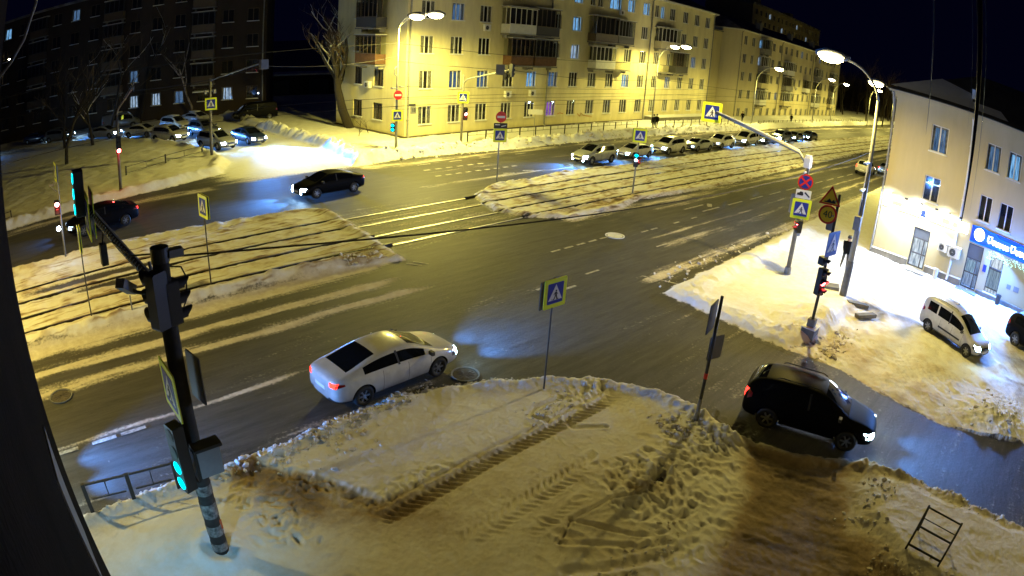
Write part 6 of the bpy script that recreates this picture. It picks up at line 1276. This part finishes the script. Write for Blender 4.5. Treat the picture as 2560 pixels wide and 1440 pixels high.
# ============================================================ PEOPLE
def person(x, y, z, hd, label, coat='cblack', pose='walk', group=None, h=1.72, legs='dgrey', hat='black'):
    t = empty('person', (x, y, z), R(hd), label, 'person', group); k = h / 1.75
    sw = .22 if pose == 'walk' else .05
    J = {'pelvis': (0, 0, .95), 'chest': (.02, 0, 1.25), 'neck': (.03, 0, 1.47), 'head': (.06, 0, 1.62), 'top': (.06, 0, 1.74), 'hl': (0, .10, .90), 'hr': (0, -.10, .90), 'kl': (sw * .6, .10, .50), 'kr': (-sw * .3, -.10, .50), 'al': (sw, .10, .08), 'ar': (-sw * 1.1, -.10, .10), 'fl': (sw + .17, .11, .04), 'fr': (-sw * 1.1 + .15, -.11, .05),
         'sl': (.02, .19, 1.40), 'sr': (.02, -.19, 1.40), 'el': (-.10 if pose == 'walk' else .04, .24, 1.14), 'er': (.10, -.24, 1.14), 'wl': (.0, .22, .90), 'wr': (.22, -.2, .95), 'gl': (.03, .22, .82), 'gr': (.29, -.2, .90)}
    E_ = [('pelvis', 'chest'), ('chest', 'neck'), ('neck', 'head'), ('head', 'top'), ('pelvis', 'hl'), ('pelvis', 'hr'), ('hl', 'kl'), ('hr', 'kr'), ('kl', 'al'), ('kr', 'ar'), ('al', 'fl'), ('ar', 'fr'), ('chest', 'sl'), ('chest', 'sr'), ('sl', 'el'), ('sr', 'er'), ('el', 'wl'), ('er', 'wr'), ('wl', 'gl'), ('wr', 'gr')]
    rad = dict(pelvis=.17, chest=.19, neck=.07, head=.105, top=.07, hl=.11, hr=.11, kl=.075, kr=.075, al=.05, ar=.05, fl=.045, fr=.045, sl=.09, sr=.09, el=.065, er=.065, wl=.05, wr=.05, gl=.045, gr=.045)
    nm = list(J); me = bpy.data.meshes.new('body'); me.from_pydata([tuple(c * k for c in J[n]) for n in nm], [(nm.index(a), nm.index(b_)) for a, b_ in E_], [])
    o = bpy.data.objects.new('tmp', me); COL.objects.link(o); o.modifiers.new('s', 'SKIN'); sk = me.skin_vertices[0].data if me.skin_vertices else None
    if sk is None:
        bm = bmesh.new(); bm.from_mesh(me); bm.verts.layers.skin.verify(); bm.to_mesh(me); bm.free(); sk = me.skin_vertices[0].data
    for i, n in enumerate(nm): sk[i].radius = (rad[n] * k, rad[n] * k * (.8 if n in ('pelvis', 'chest') else 1)); sk[i].use_root = (n == 'pelvis')
    m = o.modifiers.new('u', 'SUBSURF'); m.levels = 2; bpy.context.view_layer.update()
    r = bpy.data.meshes.new_from_object(o.evaluated_get(bpy.context.evaluated_depsgraph_get())); bpy.data.objects.remove(o); r.name = 'body'
    skin = bpy.data.materials.get('skin') or mat('skin', (.45, .27, .2), .6)
    r.materials.clear(); [r.materials.append(q) for q in (M[coat], M[legs], skin, M['black'])]
    mi = []
    for p in r.polygons:
        zc = p.center[2] / k; xc, yc = p.center[0] / k, p.center[1] / k
        mi.append(1 if (zc < .80 and abs(yc) < .18) else 2 if zc > 1.50 else 3 if (zc < .88 and abs(yc) > .17) else 0)
    r.polygons.foreach_set('material_index', mi); r.polygons.foreach_set('use_smooth', [True] * len(mi)); add('body', r, t)
    q = MB(); q.lathe([(.0, .15), (.07, .135), (.112, .07), (.118, 0), (.11, -.015)], 14, Matrix.Translation((.045 * k, 0, 1.65 * k))); q.build('hat', M[hat], t, smooth=True)
    q = MB(); q.tube([(.10 * k + .05, 0, 1.64 * k), (.145 * k + .05, 0, 1.615 * k)], [.02, .012], 6); q.build('nose', skin, t)
    return t
person(31.7, 7.8, .14, -150, 'person in a dark coat and hat walking past the street lamp pole', 'cblack')
person(64.3, 41.2, .35, 20, 'person in dark clothes on the far pavement, left one of the close pair', 'cblack', 'stand', 'pair on the far pavement'); person(65.2, 41.35, .35, 200, 'person in dark clothes on the far pavement, right one of the close pair', 'cblack', 'stand', 'pair on the far pavement')
person(93.0, 43.4, .25, 180, 'lone distant person before the gap between the cream blocks', 'cblack'); person(111.5, 42.3, .15, 0, 'lone distant person by the farther railing', 'cblack')
# ============================================================ TREES
def tree(x, y, z, H, r0, label, seed, lean=(0, 0), kind='bare', name='bare_tree', group=None, levels=4, spread=.6, snow=True, trunkm='bark', crownm='twig', first=.3):
    rr = random.Random(seed); t = empty(name, (x, y, z), 0, label, 'tree', group); tr = MB(); cr = MB(); sn = MB()
    def grow(p, d, Ln, r, lv):
        pts = [p]; rs = [r]; n = 4
        for i in range(n):
            d = (d + Vector((rr.gauss(0, .12), rr.gauss(0, .12), rr.gauss(.03, .08)))).normalized(); p = p + d * Ln / n; pts.append(p); rs.append(r * (1 - .45 * (i + 1) / n))
        (tr if lv >= levels - 1 else cr).tube(pts, rs, 7 if lv >= levels - 1 else 3, False)
        if snow and lv >= 1 and abs(d.z) < .9 and rr.random() < .8: sn.tube([q + Vector((0, 0, s_ * .9)) for q, s_ in zip(pts, rs)], [s_ * .75 for s_ in rs], 3, False)
        if lv <= 0: return
        for i in range(rr.randint(3, 4) if lv < levels else rr.randint(4, 6)):
            f = first + (1 - first) * rr.random() if lv == levels else .25 + .75 * rr.random(); j = min(n - 1, int(f * n)); q = pts[j].lerp(pts[j + 1], f * n - j)
            a = rr.random() * 6.28; sd = Vector((math.cos(a), math.sin(a), 0)); dd = (d * (1 - spread * .6) + sd * spread + Vector((0, 0, .25))).normalized()
            grow(q, dd, Ln * (.48 + .2 * rr.random()), rs[j] * .55, lv - 1)
    grow(Vector((0, 0, -.2)), Vector((lean[0], lean[1], 1)).normalized(), H * .55, r0, levels)
    tr.build('trunk', M[trunkm], t, smooth=True); o = cr.build('crown', M[crownm], t)
    if sn.v: sn.build('branch_snow', M['snowcap'], t)
    return t
tree(32.3, 54.6, .2, 15, .50, 'leaning dark bare tree at the left corner of the cream block, snow on its limbs', 3, (-.28, .1), levels=4)
M['birch'] = mat('birch bark', (.42, .36, .32), .9, dirt=(.03, .02, .02), scale=2.5)
tree(22.7, 75.4, .1, 12, .16, 'thin white birch right of the parked minibus', 5, trunkm='birch', name='birch_tree', snow=False, first=.6, levels=3); tree(19.9, 82.0, .1, 13, .18, 'thin white birch behind the side street queue, left of the other birch', 6, trunkm='birch', name='birch_tree', snow=False, first=.6, levels=3)
for i, (x, y, s) in enumerate(((8.5, 66, 1), (5.4, 68.5, 2), (11.5, 73.0, 3), (4.6, 57.5, 4), (16.5, 78.5, 8))):
    tree(x, y, .1, 10 + s, .2, ('dark bare tree behind the silver car in the yard', 'dark bare tree left of the signal post in the yard', 'dark bare tree beside the minibus', 'multi stemmed dark tree in the left yard', 'dark bare tree just before the brown block')[i], 20 + s, (.1 * (i - 2), 0), levels=3, snow=(i % 2 == 0))
for i, (x, y, h) in enumerate(((31.9, 50.6, 2.6), (32.2, 52.6, 2.2), (30.2, 49.5, 1.6))):
    tree(x, y, .25, h, .03, ('bare shrub by the left end of the cream block, tallest', 'bare shrub behind the tallest one at the end wall', 'low bare shrub nearest the twin lamp')[i], 40 + i, levels=3, spread=.75, name='bare_shrub', snow=False, first=.05)
rr = random.Random(8)
for i in range(24):
    x = 165 + rr.random() * 70; y = 30 + (x - 165) * .25 + rr.random() * 45; 
    tree(x, y, -.5, 14 + rr.random() * 8, .25, 'bare roadside tree in the glowing grove beyond the last street lamps', 60 + i, levels=3, spread=.5, snow=False, group='bare grove at the end of the road')
for i in range(5): tree(152 + i * 2.2, 52 + (i % 3) * 3, -.3, 6 + i, .18, ('shortest', 'second shortest', 'middle sized', 'second tallest', 'tallest')[i] + ' small bare tree in the snow after the second cream block', 100 + i, levels=3, snow=True, group='small trees after the second cream block')
# dark wooded slope behind everything at the far right
rr = random.Random(12); q = MB()
for i in range(2600):
    x = 230 + rr.random() * 60; y = -20 + rr.random() * 150; h = 7 + rr.random() * 9; q.tube([(x, y, -1), (x + rr.gauss(0, .6), y + rr.gauss(0, .6), h * .5), (x + rr.gauss(0, 1.2), y + rr.gauss(0, 1.2), h)], [.12, .1, .03], 3, False)
    for k in range(3):
        z = h * (.4 + .5 * rr.random()); q.tube([(x, y, z), (x + rr.gauss(0, 1.6), y + rr.gauss(0, 1.6), z + 1.5)], [.06, .02], 3, False)
tag(q.build('treeline', M['twig']), kind='stuff')
# ============================================================ WIRES, ICICLES
def cable(p0, p1, sag, r, label, m='cable', name='overhead_cable', n=20, group=None):
    p0, p1 = Vector(p0), Vector(p1); q = MB(); q.tube([p0.lerp(p1, i / n) - Vector((0, 0, sag * 4 * (i / n) * (1 - i / n))) for i in range(n + 1)], r, 5)
    o = q.build(name, M[m]); tag(o, label, 'cable', group); return o
cable((2.2, 9.24, 6.1), (27.6, 6.55, 6.6), .75, .016, 'black cable strung across the junction from the big pole to the corner lamp')
cable((28.1, 9.5, 5.5), (27.6, 6.6, 6.4), .1, .01, 'short thin cable from the corner mast to the lamp pole')
WG = 'tram wires along the cream block'
cable((-20, 44.5, 8.2), (29.2, 42.3, 8.6), .6, .022, 'upper wire left of the twin lamp', group=WG); cable((29.2, 42.3, 8.6), (70.25, 45.3, 8.0), .7, .02, 'upper wire between the twin lamps', group=WG)
cable((29.2, 42.2, 7.2), (35.7, 36.1, 6.9), .1, .02, 'short wire from the twin lamp to the signal arm', group=WG); cable((35.7, 36.1, 6.9), (70.25, 45.3, 5.9), .5, .02, 'wire from the signal arm to the second twin lamp', group=WG)
for i, (yy, zz) in enumerate(((26.8, 6.1), (23.6, 6.1))): cable((-60, yy, zz), (220, yy, zz), .0, .010, ('contact wire over the farther tram track', 'contact wire over the nearer tram track')[i], name='tram_contact_wire')
cable((16.0, 48.3, 6.0), (-10, 52, 7.0), .8, .022, 'wire running left from the crossing sign pole', group=WG); cable((16.0, 37.6, 7.4), (29.2, 42.2, 7.6), .4, .018, 'wire from the arm over the road to the twin lamp', group=WG)
cable((7.15, 36.0, 6.9), (16.0, 37.6, 7.4), .3, .018, 'wire between the two road arms at the left', group=WG)
cable((70.25, 45.3, 6.0), (120, 41, 6.0), .8, .02, 'wire past the gap between the cream blocks', group=WG)
for i, (z0, z1) in enumerate(((5.2, 5.0), (4.2, 4.4), (3.4, 3.8))): cable((29.3, 42.3, z0), (87.5, 45.6, z1), .5, .014, ('upper', 'middle', 'lowest')[i] + ' thin wire crossing the ground floor of the cream block', group='thin wires before the cream block')
def icicle(az, r, ztip, ztop, w, label, m='ice', taper=.05):
    a = R(az); x, y = math.sin(a) * r, math.cos(a) * r; q = MB(); n = 22; rr = random.Random(int(az * 10))
    q.tube([(x + .0015 * math.sin(i * .9), y, ztop + (ztip - ztop) * i / n) for i in range(n + 1)], [w * (1 - (i / n) ** 2.2 * (1 - taper)) * (1 + .08 * rr.random()) for i in range(n + 1)], 8)
    o = q.build('icicle', M[m], smooth=True); tag(o, label, 'icicle', None); return o
M['darkice'] = mat('ice coloured as unlit', (.02, .02, .03), .25)  # near-black colour gives the thick icicle its unlit look
icicle(81.5, 1.5, 9.2 - .067, 10.2, .0042, 'thin pale icicle hanging in front of the corner building roof')
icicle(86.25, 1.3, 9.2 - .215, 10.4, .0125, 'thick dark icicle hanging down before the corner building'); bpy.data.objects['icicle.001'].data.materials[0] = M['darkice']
icicle(86.9, 1.42, 9.2 - .19, 10.4, .0022, 'hair thin icicle right beside the thick dark one'); icicle(85.5, 1.42, 9.2 - .02, 10.4, .0018, 'hair thin icicle left of the thick dark one')
q = MB(); q.tube([(0.03, 1.9, 9.75), (.03, 1.92, 9.4), (.0, 1.95, 9.30), (-.045, 1.97, 9.24), (-.12, 2.0, 9.18), (-.2, 2.0, 9.1)], .006, 6); tag(q.build('hanging_wire', M['grey']), 'pale beaded wire dangling at the upper left corner', 'wire')

# ============================================================ pieces that are things apart become objects of their own
def islands(me):
    n = len(me.vertices); p = list(range(n))
    def f(a):
        while p[a] != a: p[a] = p[p[a]]; a = p[a]
        return a
    key = {}
    for i, v in enumerate(me.vertices):
        k = (round(v.co.x, 4), round(v.co.y, 4), round(v.co.z, 4))
        if k in key: p[f(i)] = f(key[k])
        else: key[k] = i
    for e in me.edges:
        a, b = f(e.vertices[0]), f(e.vertices[1])
        if a != b: p[a] = b
    g = {}
    for q in me.polygons: g.setdefault(f(q.vertices[0]), []).append(q.index)
    if len(g) < 2: return [me]
    out = []
    for fs in g.values():
        used = sorted({v for i in fs for v in me.polygons[i].vertices}); mp = {v: i for i, v in enumerate(used)}
        m2 = bpy.data.meshes.new(me.name.split('.')[0]); m2.from_pydata([tuple(me.vertices[v].co) for v in used], [], [tuple(mp[v] for v in me.polygons[i].vertices) for i in fs])
        for m in me.materials: m2.materials.append(m)
        m2.polygons.foreach_set('use_smooth', [me.polygons[fs[0]].use_smooth] * len(fs)); m2.update(); out.append(m2)
    return out
SPLIT = {'door_handle', 'door_seam', 'fog_light', 'chimney', 'plinth', 'plinth_snow', 'doorstep', 'notice', 'garage_door', 'sign_panel', 'lit_panel', 'lift_housing', 'signal_bracket', 'sign_bracket', 'loudspeaker', 'side_window', 'camera_housing', 'loose_cable', 'neon_edge', 'brace', 'sign_arm', 'cross_brace', 'bracket', 'downpipe', 'spray_scribble', 'pasted_notices', 'camera_bracket'}
ISL = {}
for o in list(SC.objects):
    if o.type != 'MESH' or o.name.split('.')[0] not in SPLIT: continue
    k = o.data.name
    if k not in ISL: ISL[k] = islands(o.data)
    ms = ISL[k]
    if len(ms) < 2: continue
    ov = o.material_slots[0].material if o.material_slots[0].link == 'OBJECT' else None
    kids = list(o.children); base = o.name.split('.')[0]
    for i, m in enumerate(ms):
        if i == 0: o.data = m; t = o
        else:
            t = bpy.data.objects.new(base, m); COL.objects.link(t); t.parent = o.parent; t.matrix_parent_inverse = o.matrix_parent_inverse; t.matrix_basis = o.matrix_basis
        if ov: t.material_slots[0].link = 'OBJECT'; t.material_slots[0].material = ov
